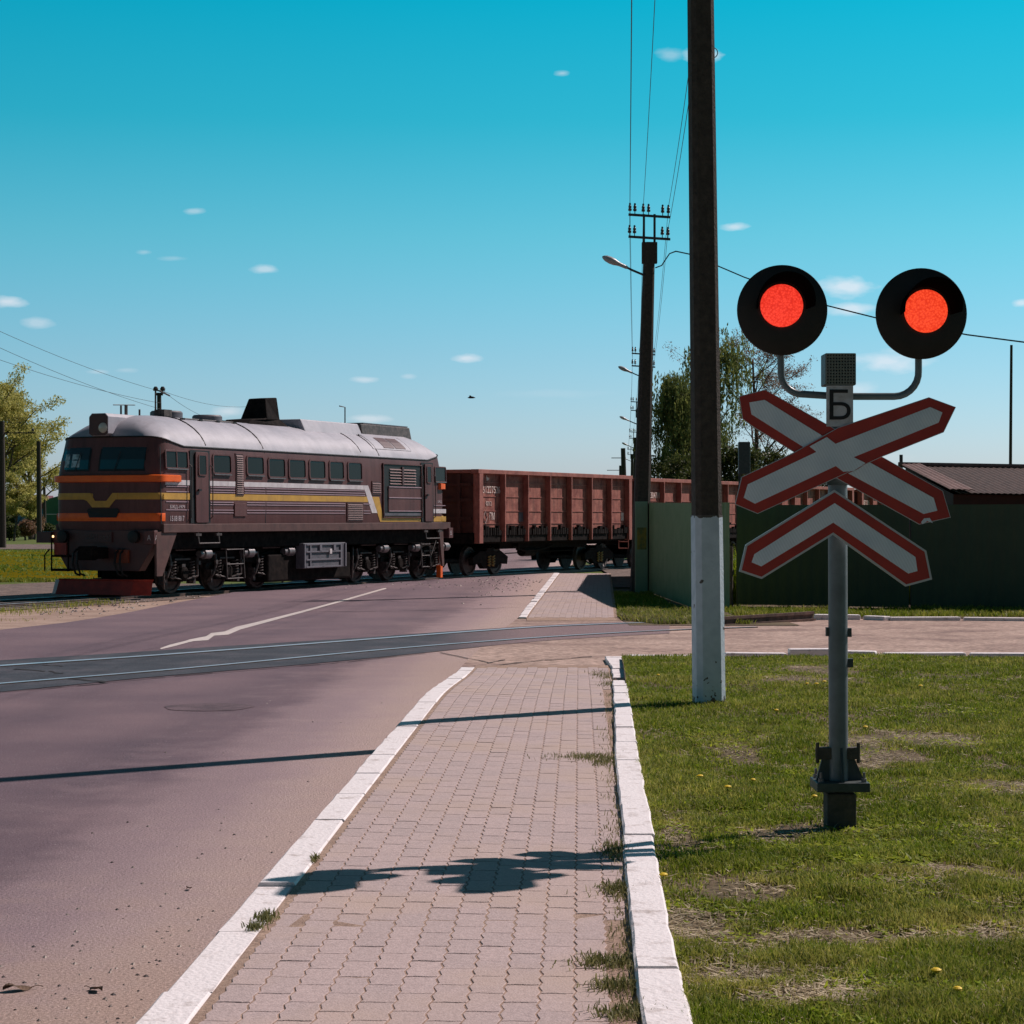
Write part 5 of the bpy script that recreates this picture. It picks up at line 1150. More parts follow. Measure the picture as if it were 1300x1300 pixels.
for (cx, cy, r0, lx, ly, lr, ml, yaw) in ((994, 393, 57.5, 993, 387.5, 27.2, m_redA, 0), (1171, 397.5, 58, 1176.5, 394.5, 27.4, m_redB, 0)):
    c = Vector(L(cx, cy, .03)); M = Matrix.Translation(c) @ Matrix.Rotation(math.pi/2, 4, 'X'); k = YS/F_PX
    la = MB().lathe([(.03, -.20), (.10, -.20), (.125, -.17), (.13, -.02), (r0*k-.004, -.014), (r0*k, -.008), (r0*k, .004), (r0*k-.006, .008), (.11, .004)], 64, M).build('signal_lamp', m_disc, sig, smooth=True)
    c2 = Vector(L(lx, ly, .03)); M2 = Matrix.Translation(c2) @ Matrix.Rotation(math.pi/2, 4, 'X')
    MB().lathe([(lr*k, .006), (lr*k, .016), (lr*k*.8, .024), (lr*k*.4, .030), (.004, .032)], 48, M2).build('lens', ml, la, smooth=True)
    # visor: three-quarter tube around the lens
    b = MB(); vs = []; fs = []; n_ = 40; rv = lr*k+.016
    for i in range(n_+1):
        a = R(-8+196*i/n_); dep = .21+.06*math.sin(a)
        for rr_ in (rv, rv+.003):
            vs += [(c2.x+rr_*math.cos(a), c2.y-.004, c2.z+rr_*math.sin(a)), (c2.x+rr_*math.cos(a)*1.13, c2.y-dep, c2.z+rr_*math.sin(a)*1.13)]
    for i in range(n_): o_ = i*4; fs += [(o_, o_+1, o_+5, o_+4), (o_+2, o_+6, o_+7, o_+3), (o_+1, o_+3, o_+7, o_+5)]
    b.add(vs, fs).build('visor', m_visor, la, smooth=True)

# ------------------------------------------------------------------ roadside pole line
m_pole = mat('pole_concrete', (.042, .036, .030), (.075, .062, .050), rough=.95, scale=16, detail=8, bump=.8, bscale=50)
m_polep = mat('blue_white_pole_paint', (.56, .65, .71), (.46, .55, .61), rough=.7, scale=8, bump=.3)
m_iron = mat('weathered_iron', (.03, .035, .04), (.06, .06, .06), rough=.7, scale=8)
m_insul = mat('brown_insulator', (.05, .04, .04), rough=.25)
m_lampg = mat('lamp_grey', (.42, .44, .46), (.30, .31, .33), rough=.4, scale=3)
def pole_shaft(H, w0, w1, dx, rz, z0=0, parent=None, m=m_pole, name='shaft', ratio=1.0):
    b = MB(); n = 10; vs = []; fs = []
    for i in range(n+1):
        t = (z0+(H-z0)*i/n); f = t/H if H else 0; w_ = w0+(w1-w0)*f; x = dx*f; c = .18*w_; h = w_/2
        ring = [(-h+c, -h), (h-c, -h), (h, -h+c), (h, h-c), (h-c, h), (-h+c, h), (-h, h-c), (-h, -h+c)]
        vs += [(x+u*math.cos(rz)-v*ratio*math.sin(rz), u*math.sin(rz)+v*ratio*math.cos(rz), t) for u, v in ring]
    for i in range(n):
        for k in range(8): fs.append((i*8+k, i*8+(k+1) % 8, (i+1)*8+(k+1) % 8, (i+1)*8+k))
    fs += [tuple(range(8))[::-1], tuple(n*8+k for k in range(8))]
    return b.add(vs, fs).build(name, m, parent)
def crossarms(parent, x, zc, W=.56, lod=0, tilt=0):
    M0 = Matrix.Translation((x, 0, 0)) @ Matrix.Rotation(tilt, 4, 'Y')
    b = MB()
    for s in (-.15, .13): b.box((x+s-.03, -.08, zc-.95), (x+s+.03, -.04, zc+.02))
    b.build('arm_bracket', m_iron, parent)
    pts = []
    for z, xs_ in ((zc, (-.52, -.39, -.17, -.03, .34, .49)), (zc-.58, (-.53, -.40, .33, .48))):
        b = MB(); b.prism([(x-W, z+.03), (x+W-.02, z-.04), (x+W-.02, z-.10), (x-W, z-.03)], lambda u, v, t: (u, t, v), -.15, -.082); ca = b.build('crossarm', m_iron, parent)
        for u in xs_:
            zz = z+.0-.06*(u+W)/(2*W); M = Matrix.Translation((x+u, -.115, zz))
            b = MB().lathe([(.012, 0), (.012, .10), (.045, .10), (.05, .15), (.03, .17), (.042, .19), (.042, .23), (.025, .25), (.03, .28), (.02, .31)], 8 if lod else 12, M); b.build('insulator', m_insul, ca, smooth=True)
            pts.append(Vector((x+u, -.115, zz+.25)))
    return pts
def lamp_head(parent, x, z, sc=1.0, dirx=-1, white=False, flat=False):
    ar = MB(); ar.tube([(x, -.1, z-.52*sc), (x+dirx*.34*sc, -.12, z-.38*sc), (x+dirx*.50*sc, -.12, z-.30*sc)], .03*sc, 8); a_ = ar.build('lamp_arm', m_iron, parent)
    M = Matrix.Translation((x+dirx*.46*sc, -.12, z-.32*sc)) @ Matrix.Rotation(R(-66)*(-1 if dirx > 0 else 1), 4, 'Y') @ Matrix.Diagonal((.62, 1.0, 1, 1))
    MB().lathe([(.05, 0), (.075, .03), (.085, .22), (.11, .30), (.145, .38), (.155, .50), (.13, .62), (.07, .70), (.02, .73)], 16, M).build('lamp_head', m_lampg, a_, smooth=True)
P0 = G(900, 893, zlawn); HC = 7.95+CAMZ
pole0 = thing('utility_pole', 'tall dark concrete pole with a white painted foot on the lawn left of the signal', 'utility pole', (P0.x, P0.y, P0.z), 0, 'utility poles along the road')
pole_shaft(9.9, .242, .175, -.118, R(9), parent=pole0)
b = pole_shaft(9.9, .252, .185, -.118, R(9), parent=None, name='tmp'); me = b.data; bpy.data.objects.remove(b)
bm = bmesh.new(); bm.from_mesh(me); bmesh.ops.bisect_plane(bm, geom=bm.verts[:]+bm.edges[:]+bm.faces[:], plane_co=(0, 0, 1.615), plane_no=(0, 0, 1), clear_outer=True); bm.to_mesh(me); bm.free(); me.name = 'painted_foot'
t_ = m_polep.node_tree; n_ = t_.nodes; l_ = t_.links; bs_ = n_['Principled BSDF']; old = bs_.inputs['Base Color'].links[0].from_socket
tc_ = n_.new('ShaderNodeTexCoord'); sx_ = n_.new('ShaderNodeSeparateXYZ'); l_.new(tc_.outputs['Object'], sx_.inputs[0]); no_ = n_.new('ShaderNodeTexNoise'); no_.inputs['Scale'].default_value = 22; no_.inputs['Detail'].default_value = 6; l_.new(tc_.outputs['Object'], no_.inputs[0])
ma_ = n_.new('ShaderNodeMath'); ma_.operation = 'MULTIPLY_ADD'; l_.new(no_.outputs[0], ma_.inputs[0]); ma_.inputs[1].default_value = .10; l_.new(sx_.outputs['Z'], ma_.inputs[2]); gt_ = n_.new('ShaderNodeMath'); gt_.operation = 'GREATER_THAN'; l_.new(ma_.outputs[0], gt_.inputs[0]); gt_.inputs[1].default_value = 1.645
lt_ = n_.new('ShaderNodeMath'); lt_.operation = 'GREATER_THAN'; mb_ = n_.new('ShaderNodeMath'); mb_.operation = 'MULTIPLY_ADD'; l_.new(sx_.outputs['Z'], mb_.inputs[0]); mb_.inputs[1].default_value = -1; l_.new(no_.outputs[0], mb_.inputs[2]); l_.new(mb_.outputs[0], lt_.inputs[0]); lt_.inputs[1].default_value = .48
n3_ = n_.new('ShaderNodeTexNoise'); n3_.inputs['Scale'].default_value = 9; n3_.inputs['Detail'].default_value = 8; l_.new(tc_.outputs['Object'], n3_.inputs[0]); g3_ = n_.new('ShaderNodeMath'); g3_.operation = 'GREATER_THAN'; l_.new(n3_.outputs[0], g3_.inputs[0]); g3_.inputs[1].default_value = .68
mx_ = n_.new('ShaderNodeMath'); mx_.operation = 'MAXIMUM'; l_.new(gt_.outputs[0], mx_.inputs[0]); l_.new(lt_.outputs[0], mx_.inputs[1]); my_ = n_.new('ShaderNodeMath'); my_.operation = 'MAXIMUM'; l_.new(mx_.outputs[0], my_.inputs[0]); l_.new(g3_.outputs[0], my_.inputs[1])
mi_ = n_.new('ShaderNodeMix'); mi_.data_type = 'RGBA'; l_.new(my_.outputs[0], mi_.inputs[0]); l_.new(old, mi_.inputs[6]); mi_.inputs[7].default_value = (.09, .08, .07, 1); l_.new(mi_.outputs[2], bs_.inputs['Base Color'])
me.materials.clear(); me.materials.append(m_polep); pf_ = bpy.data.objects.new('painted_foot', me); COL.objects.link(pf_); pf_.parent = pole0
b = MB(); hz = CAMZ+(HOR-67)*P0.y/F_PX-P0.z; b.tube([(.03+.045*math.sin(a)+.0, 0, hz+.045*math.cos(a)) for a in np.linspace(0, 2*math.pi, 16)], .004, 5); b.build('ring', m_iron, pole0)
wires = {}
def addpts(name, o, pts):
    wires[name] = [Vector(o.location)+p for p in pts]
addpts(0, pole0, crossarms(pole0, -.118, HC-P0.z))
poleD = [(1, 54.0, 824.5, 811.5, .46, .27, 'second pole, with street lamp and cross arms, rising behind the light green fence'), (2, 96, 817, 812, .4, .26, 'third pole in the row, right behind the lamp post of the fence corner'), (3, 138, 811, 809, .4, .26, 'fourth pole of the row with a pale street lamp'), (4, 187, 806.5, 806, .4, .26, 'fifth pole of the row, small in the distance'), (5, 236, 802.5, 802, .4, .26, 'sixth and farthest pole of the row')]
for (i, Y, pxt, pxb, w0, w1, lab) in poleD:
    X0 = (pxb-650)/F_PX*Y; X1 = (pxt-650)/F_PX*Y; g = zroad(Y); H = HC-.72-g
    po = thing('utility_pole', lab, 'utility pole', (X0, Y, g), 0, 'utility poles along the road')
    pole_shaft(H, w0, w1, X1-X0, R(6), parent=po)
    MB().box((X1-X0-.20, -.12, H-.55), (X1-X0+.20, .12, H)).build('pole_cap', m_pole, po)
    addpts(i, po, crossarms(po, X1-X0, HC-g-(0, 0, .3, .2, .2, .2)[i], lod=1))
    zl_ = {1: 347, 2: 478, 3: 536, 4: 568, 5: 585}[i]; zz = CAMZ+(HOR-zl_)*Y/F_PX-g
    lamp_head(po, (X1-X0)*zz/H-.1, zz+.45, {1: 1.0, 2: .9, 3: 1.15, 4: 1, 5: 1}[i])
def wire(pts, sag, r=.006, label='', group='overhead wires', n=16, m=m_iron):
    P = []
    for a, c in zip(pts[:-1], pts[1:]):
        for j in range(n): t = j/n; q = a.lerp(c, t); q.z -= sag*4*t*(1-t); P.append(q)
    P.append(pts[-1]); o = MB().tube(P, r, 5, cap=False).build('wire', m); return tag(o, label, 'wire', group)
nm = ['leftmost upper', None, 'upper middle', None, None, 'rightmost upper', 'leftmost lower', None, None, 'rightmost lower']
for k, s_ in enumerate(nm):
    if not s_: continue
    wire([wires[i][k] for i in range(6)], .35, .0065, s_+' overhead wire strung between the roadside poles')
# service cable going right from the second pole
c1 = [at(832, 340, 54), at(840, 337, 54), at(850, 322, 54), at(858, 319, 54), at(877, 323, 53), at(945, 352, 52), at(1050, 388, 50), at(1110, 403, 49), at(1228, 425, 47), at(1320, 437, 45), at(1600, 440, 42)]
o = MB().tube(c1, .018, 6).build('cable', m_iron); tag(o, 'thick dark cable running right from the second pole behind the red lamps', 'cable')
# other far poles
def small_pole(px_t, py_t, py_b, Y, w_, label, arm=None, px_b=None, grp=None, insul=0):
    px_b = px_b if px_b is not None else px_t; g = zroad(Y)-.02; X = (px_b-650)/F_PX*Y; H = CAMZ+(HOR-py_t)/F_PX*Y-g; dx = (px_t-px_b)/F_PX*Y
    o = thing('utility_pole', label, 'utility pole', (X, Y, g), 0, grp); b = MB(); b.tube([(0, 0, 0), (dx*.5, 0, H*.5), (dx, 0, H)], [w_/2*1.15, w_/2, w_/2*.85], 10); b.build('shaft', m_pole, o)
    if arm: 
        (l, r_, dz, rise) = arm; b = MB(); b.tube([(dx-l, 0, H-dz-rise*0), (dx+r_, 0, H-dz+rise)], .045 if l+r_ > 1.2 else .06, 6); a_ = b.build('crossarm', m_iron, o)
        for u in ((-l, r_) if insul else ()): b = MB().lathe([(.03, 0), (.03, .12), (.09, .12), (.10, .2), (.05, .28)], 8, Matrix.Translation((dx+u*.93, 0, H-dz+rise*.5))); b.build('insulator', m_insul, a_)
    return o
small_pole(2, 535, 693, 134, .45, 'thick grey pole at the left edge standing before the pale green tree', (.2, 2.2, .75, 0), 3, 'poles left of the locomotive', 1)
small_pole(49, 560, 686, 165, .40, 'pole just left of the locomotive nose with a raised side arm', (0, 1.6, 3.0, 1.0), 50, 'poles left of the locomotive')
small_pole(56, 605, 682, 240, .35, 'thin far pole left of the nose in front of the green building', (.2, .9, .3, .4), 57, 'poles left of the locomotive')
small_pole(791, 569, 660, 210, .55, 'stout short pole above the end of the first wagon', (1.2, .3, 1.0, 0), 794, 'far poles above the wagons')
small_pole(788.5, 591, 660, 260, .6, 'smallest far pole above the end of the first wagon', (1.8, .1, .6, 0), 789, 'far poles above the wagons')
small_pole(825.5, 577, 650, 150, .22, 'thin pole right of the second concrete pole above the wagon', (.15, .4, .1, 0), 825.5, 'far poles above the wagons')
pl2 = small_pole(202, 501, 690, 76, .19, 'slim pole with two insulators sticking up behind the locomotive cab roof', (.14, .14, -.02, 0), 205, None, 1)
for i, (pa, pb, lab) in enumerate([((-150, 347, 52), (197, 495, 76), 'highest thin wire crossing the sky at the far left'), ((-150, 368, 52), (208, 497, 76), 'middle thin wire crossing the sky at the far left'), ((-150, 400, 52), (205, 512, 76), 'lowest thin wire crossing the sky at the far left')]):
    if i == 1: pb = (206, 520, 76)
    wire([at(*pa), at(*pb)], .25, .007, lab, 'thin wires over the locomotive')
wire([at(208, 497, 76), at(330, 514, 110)], .3, .007, 'thin wire leading right from the slim pole to the exhaust', 'thin wires over the locomotive'); wire([at(208, 497, 76), at(262, 530, 90)], .1, .007, 'short thin wire slanting down to the cab roof from the slim pole', 'thin wires over the locomotive')
pA = small_pole(-150, 340, 745, 52, .3, 'pole beyond the left edge carrying the thin wires', (.4, .4, .1, 0), -150)
mast = small_pole(1284, 438, 640, 130, .20, 'tall thin antenna mast standing behind the shed roof', None, 1282)

# ------------------------------------------------------------------ fences, shed
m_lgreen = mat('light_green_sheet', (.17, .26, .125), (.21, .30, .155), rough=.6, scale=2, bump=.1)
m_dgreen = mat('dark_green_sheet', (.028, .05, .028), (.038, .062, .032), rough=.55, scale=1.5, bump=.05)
def metal_fence(name, label, a, c, ztop, zbot, m, pitch=.2, dep=.025, posts=2.5, postw=.06, gap=0):
    d = Vector((c.x-a.x, c.y-a.y, 0)); Ln = d.length; ang = math.atan2(d.y, d.x); o = thing(name, label, 'fence', (a.x, a.y, 0), ang)
    n = int(Ln/pitch)*4; vs = []; fs = []
    for i in range(n+1):
        u = Ln*i/n; v = dep if (i % 4) in (1, 2) else 0
        zb = zbot(i/n); zt = ztop(i/n); vs += [(u, -v, zb), (u, -v, zt)]
    for i in range(n): fs.append((2*i, 2*i+2, 2*i+3, 2*i+1))
    s = MB().add(vs, fs).build('sheet', m, o, fix=False); md = s.modifiers.new('solid', 'SOLIDIFY'); md.thickness = .004
    x = 0
    while x <= Ln+.01: 
        t = x/Ln; MB().box((x-postw/2, .02, zbot(t)-.2), (x+postw/2, .02+postw, ztop(t)-.02)).build('post', m_iron, o); x += max(posts, .5)
    b = MB()
    for f in (.25, .8): b.box((0, .012, zbot(.5)+f*(ztop(.5)-zbot(.5))), (Ln, .045, zbot(.5)+f*(ztop(.5)-zbot(.5))+.04))
    b.build('rail', m_iron, o); return o
fa = G(823.5, 752); fb = G(878, 772.5); fc = G(926, 776.5)
zt_f = at(850, 638.5, 47).z
o = metal_fence('metal_fence', 'light green profiled metal fence running away between the two dark poles', fa, Vector((fb.x+.02, fb.y, 0)), lambda t: at(823, 638, fa.y).z*(1-t)+at(878, 638.5, fb.y).z*t, lambda t: zroad(50)+.02, m_lgreen, .2, .03)
metal_fence('metal_fence', 'green fence stretch hidden behind the second pole, shading the far pavement', Vector((3.50, 54.0, 0)), Vector((4.35, 69, 0)), lambda t: 1.95, lambda t: zroad(60), m_lgreen, .2, .03)
o2 = metal_fence('metal_fence', 'narrow light green fence panel just right of the white footed pole', fb, fc, lambda t: at(900, 638.5, fb.y).z, lambda t: zroad(44), m_lgreen, .2, .03)
ca_ = G(808, 752); cp = thing('corner_panel', 'pale green flat corner panel with yellow paint smear at the foot of the second pole', 'fence panel', ((806.5-650)/F_PX*53.1, 53.1, zroad(52)), math.atan2(.1, 1))
b = MB(); Wc = 15.5/F_PX*ca_.y; b.box((0, 0, -.1), (Wc, .05, at(810, 637, ca_.y).z-zroad(52))); b.build('panel', mat('pale_green_paint', (.21, .31, .20), (.25, .35, .23), rough=.6, scale=2), cp)
m_ysm = mat('yellow_smear', (.30, .25, .05), (.12, .16, .06), rough=.8, scale=5, contrast=(.4, .6)); b = MB(); b.box((.05, -.006, 1.15), (Wc-.03, -.001, 1.72)); b.build('paint_smear', m_ysm, cp)
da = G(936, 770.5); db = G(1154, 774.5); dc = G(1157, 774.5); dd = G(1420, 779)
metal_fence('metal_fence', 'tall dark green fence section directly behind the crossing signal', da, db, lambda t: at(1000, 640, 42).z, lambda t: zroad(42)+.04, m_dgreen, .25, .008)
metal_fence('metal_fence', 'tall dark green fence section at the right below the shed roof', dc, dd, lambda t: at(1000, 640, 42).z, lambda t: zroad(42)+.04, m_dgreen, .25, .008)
# grey trunk-like post stub in the fence gap
gp = G(929, 775); o = thing('gate_post', 'rusty gate post in the gap between the light and dark green fences', 'post', (gp.x, gp.y+.3, gp.z)); MB().tube([(0, 0, -.1), (0, 0, 1.35)], .06, 8).build('shaft', m_bark, o); MB().box((-.08, -.02, .75), (.08, .02, .85)).build('hinge', m_iron, o)
# shed
m_shroof = mat('slate_roof', (.045, .028, .024), (.10, .06, .05), rough=.85, scale=3, detail=8, contrast=(.35, .7), bump=.4, stretch=(3, 1, 1))
m_shroof2 = mat('pinkish_roof_sheet', (.22, .13, .115), (.14, .085, .075), rough=.8, scale=4)
m_fascia = mat('dark_red_wall', (.07, .02, .018), (.05, .018, .015), rough=.8, scale=4)
sh = thing('shed', 'low shed with a worn corrugated roof behind the dark green fence', 'shed', (0, 0, 0))
RL, RR = at(1145, 592, 58), at(1480, 598, 58); EL, ER = at(1219, 626, 52), at(1560, 632, 52)
def corr(RL, RR, EL, ER, m, name, n=90, amp=.03):
    vs = []; fs = []
    for i in range(n+1):
        t = i/n; a = RL.lerp(RR, t); c = EL.lerp(ER, t); h = amp*(1 if i % 2 else 0)*.8
        vs += [tuple(a+Vector((0, 0, h))), tuple(c+Vector((0, 0, h)))]
    for i in range(n): fs.append((2*i, 2*i+1, 2*i+3, 2*i+2))
    s = MB().add(vs, fs).build(name, m, sh, fix=False); md = s.modifiers.new('solid', 'SOLIDIFY'); md.thickness = .02; return s
rf = corr(RL, RR, EL, ER, m_shroof, 'roof')
s2 = corr(RL+Vector((-.02, -.05, .05)), RL.lerp(RR, .07)+Vector((0, -.05, .08)), EL+Vector((-.25, .02, .10)), EL.lerp(ER, .03)+Vector((.15, -.08, .08)), m_shroof2, 'roof_sheet', 8); s2.parent = rf
b = MB(); b.tube([RL+Vector((-.1, 0, .06)), RR+Vector((.1, 0, .06))], .07, 6); b.build('ridge_cap', m_shroof2, rf)
e0, e1 = EL+Vector((-.12, .25, 0)), ER+Vector((0, .25, 0)); zg = -.5
b = MB(); bk0, bk1 = Vector((RL.x, RL.y+.0, 0)), Vector((RR.x, RR.y, 0))
vs = [(e0.x, e0.y, zg), (e1.x, e1.y, zg), (e1.x, e1.y, e1.z-.03), (e0.x, e0.y, e0.z-.03), (bk0.x+.1, bk0.y, zg), (bk1.x, bk1.y, zg), (bk1.x, bk1.y, RR.z-.06), (bk0.x+.1, bk0.y, RL.z-.06)]
b.add(vs, [(0, 1, 2, 3), (4, 7, 6, 5), (0, 3, 7, 4), (1, 5, 6, 2)]); b.build('wall', m_fascia, sh)
c = at(1144, 592, 58.2); MB().tube([c+Vector((0, 0, -.3)), c+Vector((0, 0, .33))], .05, 8).build('vent_pipe', m_iron, rf)

# ------------------------------------------------------------------ distant buildings left
m_fgreen = mat('green_wall', (.05, .15, .09), (.07, .19, .11), rough=.7, scale=.5)
gb = thing('green_building', 'low green building far behind, just left of the locomotive nose', 'building', (at(74, 660, 260).x, 260, zroad(60)-.1))
H = at(0, 629, 260).z-zroad(60); MB().prism([(-1.9, 0), (12, 0), (12, H+.4), (1, H+.3), (-1.2, H-.3), (-1.9, H-.9)], lambda u, v, t: (u, t, v), 0, 9).build('wall', m_fgreen, gb); MB().box((-2.0, -.1, H*.5), (12, -.02, H*.5+.12)).build('ledge', m_white, gb)
rb = thing('warehouse', 'distant warehouse with red roof over a blue wall left of the nose', 'building', (at(33, 660, 420).x, 420, zroad(60)-.1))
H = at(0, 628, 420).z+.4; MB().box((-2, 0, 0), (9, 12, H*.58)).build('wall', mat('blue_wall', (.07, .20, .36), (.30, .34, .38), rough=.7, scale=.3, contrast=(.5, .55)), rb); MB().prism([(-2.4, H*.58), (9.4, H*.58), (9.2, H*.8), (3, H*.83), (2.8, H), (-1.8, H), (-2.2, H*.8)], lambda u, v, t: (u, t, v), -.4, 12.4).build('roof', mat('dull_red_roof', (.16, .05, .07), rough=.7), rb)

# ------------------------------------------------------------------ trees
def branch_tree(o, base_r, H, spread, levels, seed, bark, crown_fn, nb=9, lean=0.0, droop=0.0):
    r = random.Random(seed); b = MB(); tips = []
    def grow(p, d, ln, rad, lv):
        n = 5; pts = [p]; rs = [rad]
        for i in range(n):
            d = (d+Vector((r.uniform(-.16, .16), r.uniform(-.16, .16), r.uniform(-.02, .10)-droop*lv*.06))).normalized(); p = p+d*ln/n; pts.append(p); rs.append(rad*(1-.72*(i+1)/n))
        b.tube(pts, rs, 6 if lv else 10)
        if lv >= levels: tips.append((p, d)); tips.append((pts[3], d)); return
        k = nb if lv == 0 else r.randint(3, 5)
        for j in range(k):
            f = (.22+.78*(j+r.random()*.6)/k) if lv == 0 else r.uniform(.3, 1.0)
            i = min(n-1, int(f*n)); q = pts[i].lerp(pts[i+1], f*n-i if i < n else 1) if f < 1 else pts[-1]
            a = r.uniform(0, 2*math.pi); up = r.uniform(.25, .8) if lv == 0 else r.uniform(-.1, .6)
            dd = (Vector((math.cos(a), math.sin(a), up))+d*.4).normalized()
            grow(q, dd, ln*(spread if lv == 0 else .62)*r.uniform(.6, 1.05)*(1.15-.6*f if lv == 0 else 1), max(.012, rs[i]*.5), lv+1)
        tips.append((pts[-1], d))
    grow(Vector((0, 0, -.1)), Vector((lean, 0, 1)).normalized(), H*.86, base_r, 0)
    b.build('trunk', bark, o); return tips
def leaves(o, tips, per, rad, size, m, seed, hang=0.0, name='crown', sq=.7):
    g = np.random.default_rng(seed); C = np.array([t[0][:] for t in tips]); n = len(C)*per; c = np.repeat(C, per, 0)
    clump = np.repeat(g.random(len(C)), per)
    if hang > 0:
        st = g.integers(0, 7, n); off = g.normal(0, rad*.5, (len(C), 7, 2)); idx = np.repeat(np.arange(len(C)), per); ln = g.uniform(.3, 1, (len(C), 7))*hang
        P = c.copy(); P[:, 0] += off[idx, st, 0]; P[:, 1] += off[idx, st, 1]; P[:, 2] += g.normal(0, .1, n)-g.random(n)*ln[idx, st]; P[:, :2] += g.normal(0, .035, (n, 2))
    else:
        v = g.normal(0, 1, (n, 3)); v /= np.linalg.norm(v, axis=1)[:, None]; P = c+v*(g.random(n)**.5*rad)[:, None]*np.array([1, 1, sq])
    a = g.normal(0, 1, (n, 3)); a /= np.linalg.norm(a, axis=1)[:, None]; b_ = np.cross(a, g.normal(0, 1, (n, 3))); b_ /= np.linalg.norm(b_, axis=1)[:, None]+1e-6
    if hang > 0: a = a*.35; a[:, 2] -= 1; a /= np.linalg.norm(a, axis=1)[:, None]
    s = (size*g.uniform(.5, 1.3, n))[:, None]
    V = np.stack([P-a*s, P-b_*s*.45, P+a*s, P+b_*s*.45], 1).reshape(-1, 3)
    return npmesh(name, V, np.arange(n*4).reshape(-1, 4), m, o, col=np.repeat(np.clip(.6*clump+g.random(n)*.45, 0, 1), 4))
def tree(label, px, Y, H, seed, leaf, bark, per=40, rad=.6, size=.1, base_r=.2, spread=.4, levels=2, nb=12, hang=0, lean=0, cat='tree', grp=None, droop=0, name='leafy_tree'):
    X = (px-650)/F_PX*Y; o = thing(name, label, cat, (X, Y, zroad(Y)-.05), 0, grp)
    tips = branch_tree(o, base_r, H, spread, levels, seed, bark, None, nb, lean, droop)
    if per: leaves(o, tips, per, rad, size, leaf, seed, hang)
    return o
def Hat(py, Y): return CAMZ+(HOR-py)/F_PX*Y+.5
tree('large pale green tree at the left edge behind the tracks', 2, 176, Hat(488, 176), 3, m_leafY, m_bark, 120, .85, .13, .35, .60, 2, 20)
tree('pale green tree nearest the locomotive nose, right of the largest one', 40, 184, Hat(484, 184), 13, m_leafY, m_bark, 110, .8, .13, .30, .42, 2, 20)
tree('low yellow green tree below the big crown at the left edge', 18, 172, Hat(610, 172), 5, m_leafY, m_bark, 110, .5, .10, .1, .6, 2, 14)
tree('weeping birch with drooping twigs left of the main dark pole', 876, 100, Hat(452, 100), 21, m_leafD, m_birch, 150, .6, .085, .2, .27, 2, 26, hang=2.0, droop=.6, name='birch_tree', grp='birches behind the wagons')
tree('tallest birch, its crown rising right of the main dark pole', 903, 108, Hat(402, 108), 8, m_leafD, m_birch, 130, .65, .09, .22, .32, 2, 24, hang=1.8, droop=.5, name='birch_tree', grp='birches behind the wagons')
tree('low drooping birch beside the second pole', 858, 104, Hat(545, 104), 34, m_leafD, m_birch, 100, .4, .08, .1, .22, 2, 14, hang=1.2, droop=.5, name='birch_tree', grp='birches behind the wagons')
tree('nearly bare tree with reddish buds behind the left red lamp', 965, 118, Hat(412, 118), 17, m_leafR, m_bark, 34, .45, .055, .2, .50, 3, 16, name='bare_tree')
for i, (px, py, Y, lb) in enumerate([(868, 580, 96, 'dark bush under the birches by the wagon'), (905, 566, 98, 'dark bush hidden by the main pole'), (950, 566, 99, 'dark bush right of the main pole'), (985, 572, 102, 'dark bush below the bare tree'), (1025, 600, 104, 'bush between the arms of the crossed sign'), (1058, 606, 104, 'bush behind the centre of the crossed sign')]):
    tree(lb, px, Y, Hat(py, Y), 40+i, m_leafB, m_bark, 60, .5, .09, .1, .5, 2, 10, cat='bush', grp='bushes behind the wagons', name='bush')
# far tree line closing the horizon
b_ = []; g = np.random.default_rng(5); n = 26000; X = g.uniform(-260, 420, n); Y = 520+g.random(n)*60; hh = 5+3.5*np.array([math.sin(x*.07)+.6*math.sin(x*.19+1)+.4*math.sin(x*.5) for x in X]); Z = g.random(n)*np.clip(hh, 2.5, 11)-.4
a = g.normal(0, 1, (n, 3)); bb2 = g.normal(0, 1, (n, 3)); s = g.uniform(.5, 1.2, n)[:, None]; P = np.stack([X, Y, Z], 1)
tag(npmesh('far_woodland', np.stack([P-a*s, P-bb2*s, P+a*s, P+bb2*s], 1).reshape(-1, 3), np.arange(n*4).reshape(-1, 4), m_leafB, col=np.repeat(g.random(n), 4)), 'distant strip of dark woodland along the horizon', 'woodland', kind='stuff')
struct(MB().add([(-70, 128, zroad(60)-.02), (-14, 128, zroad(60)-.02), (-16, 150, zroad(60)-.02), (-80, 150, zroad(60)-.02)], [(0, 1, 2, 3)]).build('gravel_strip', m_ballast, fix=False))
for i, (px, py, Y, lb) in enumerate([(12, 668, 175, 'low bush behind the leftmost grey pole'), (32, 664, 178, 'greyish bush between the two poles at the far left'), (44, 655, 182, 'pale bush below the distant warehouse'), (60, 668, 185, 'low bush in front of the green building')]):
    tree(lb, px, Y, Hat(py, Y), 60+i, m_leafR if i in (1, 2) else m_leafB, m_bark, 70, .5, .10, .1, .6, 2, 12, cat='bush', grp='bushes at the far left', name='bush')
# small railway signal seen between pole and sign
X = at(939, 600, 80); sg = thing('track_signal', 'dark track signal box on a thin mast right of the main pole', 'signal', (X.x, 80, zroad(80)))
MB().tube([(0, 0, 0), (0, 0, at(0, 562, 80).z+.4)], .05, 8).build('mast', m_iron, sg); MB().box((-.05, -.15, at(0, 602, 80).z+.4), (.40, .15, at(0, 561, 80).z+.4)).build('signal_head', m_darksteel, sg, bevel=.03)
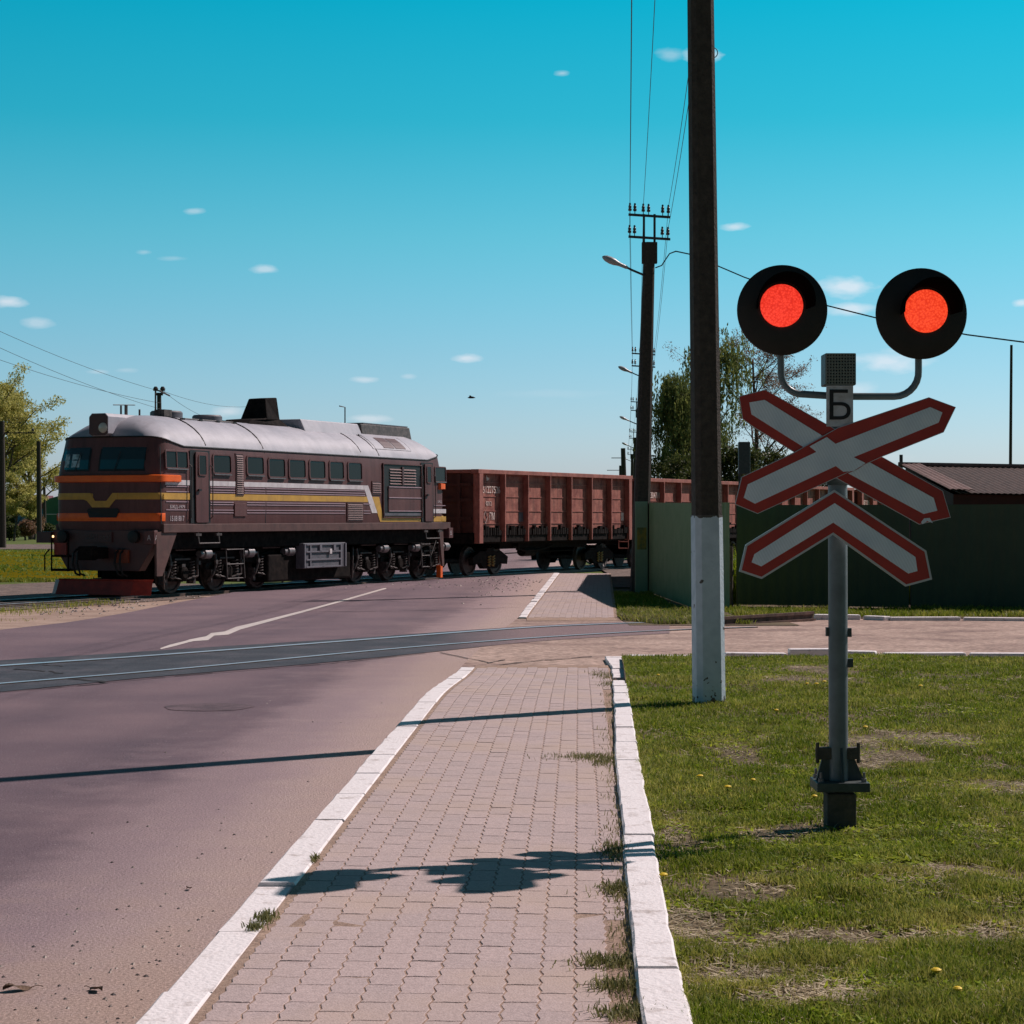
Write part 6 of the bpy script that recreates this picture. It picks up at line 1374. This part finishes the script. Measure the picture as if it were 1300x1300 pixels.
# bird
X = at(598, 505, 60); bd = thing('bird', 'tiny dark bird flying in the sky above the first wagon', 'bird', X); b = MB(); b.tube([(-.10, 0, 0), (-.04, 0, .01), (.06, 0, .01), (.13, 0, 0)], [.006, .03, .028, .004], 8); b.add([(.04, 0, .02), (-.03, 0, .02), (-.06, .16, .05), (-.01, .20, .06)], [(0, 1, 2, 3)]); b.add([(.04, 0, .02), (-.03, 0, .02), (-.06, -.16, .05), (-.01, -.20, .06)], [(0, 1, 2, 3)]); b.build('body', m_black, bd)

m_deadleaf = mat('dead_leaf', (.06, .035, .02), (.14, .085, .05), scale=20, rough=.8)
for (px, py, lb, sc_l) in ((22, 1258, 'crumpled dark dead leaf near the lower left corner of the road', 1.3), (122, 1259, 'smaller dead leaf on the sand beside the crumpled one', 1.), (240, 1130, 'single dead leaf on the dusty road left of the kerb', .6)):
    p = G(px, py); o = thing('dead_leaf', lb, 'leaf', (p.x, p.y, p.z+.004), random.uniform(0, 3)); b = MB(); nL = 9
    vs = []
    for i in range(nL):
        t = i/(nL-1); w_ = math.sin(math.pi*t)*.022*sc_l; x = (t-.5)*.085*sc_l
        for v in (-1, 0, 1): vs.append((x, v*w_, .012*sc_l*abs(v)*math.sin(5*t+1)+.010*sc_l*math.sin(3*t)+.004))
    b.add(vs, [(3*i+j, 3*i+j+1, 3*i+j+4, 3*i+j+3) for i in range(nL-1) for j in range(2)]); b.build('blade', m_deadleaf, o, fix=False); MB().tube([(.04*sc_l, 0, .006), (.06*sc_l, .004, .010), (.075*sc_l, .002, .004)], .0015, 5).build('stalk', m_deadleaf, o)
# ------------------------------------------------------------------ dandelions in the lawn
DD = [(985, 907, 'dandelion below the white footed pole on its right'), (1024, 873, 'left one of three dandelions behind the signal post'), (1036, 874, 'middle one of three dandelions behind the signal post'), (1046, 872, 'right one of three dandelions behind the signal post'),
      (888, 995, 'upper dandelion of the trio between kerb and post'), (923, 1009, 'lower left dandelion of the trio between kerb and post'), (955, 999, 'right dandelion of the trio between kerb and post'), (1033, 1021, 'dandelion beside the concrete stub of the post'), (1098, 931, 'dandelion just right of the post above the base'),
      (1187, 1250, 'dandelion near the lower right corner of the lawn'), (841, 1122, 'dandelion at the edge of the right kerb'), (835, 862, 'dandelion in the far corner left of the painted pole'), (1214, 1274, 'small half closed dandelion at the bottom right'), (1168, 878, 'lone far dandelion right of the signal post')]
for (px, py, lb) in DD:
    p = G(px, py, zlawn); s = random.uniform(.8, 1.1); o = thing('dandelion', 'yellow '+lb, 'flower', (p.x, p.y, lawnz(p.x, p.y)-.01), 0, 'dandelions in the lawn')
    MB().tube([(0, 0, 0), (.004, 0, .045*s)], .002, 5).build('stem', m_stem, o)
    b = MB(); M = Matrix.Translation((.004, 0, .045*s)); b.lathe([(.004, 0), (.019*s, .006), (.020*s, .009), (.012*s, .014), (.002, .016)], 12, M); 
    for k in range(12): a = k*math.pi/6; b.add([(.004+.012*s*math.cos(a-.2), .012*s*math.sin(a-.2), .050*s), (.004+.012*s*math.cos(a+.2), .012*s*math.sin(a+.2), .050*s), (.004+.024*s*math.cos(a), .024*s*math.sin(a), .047*s)], [(0, 1, 2)])
    b.build('petals', m_petal, o)
print('objects', len(bpy.data.objects))
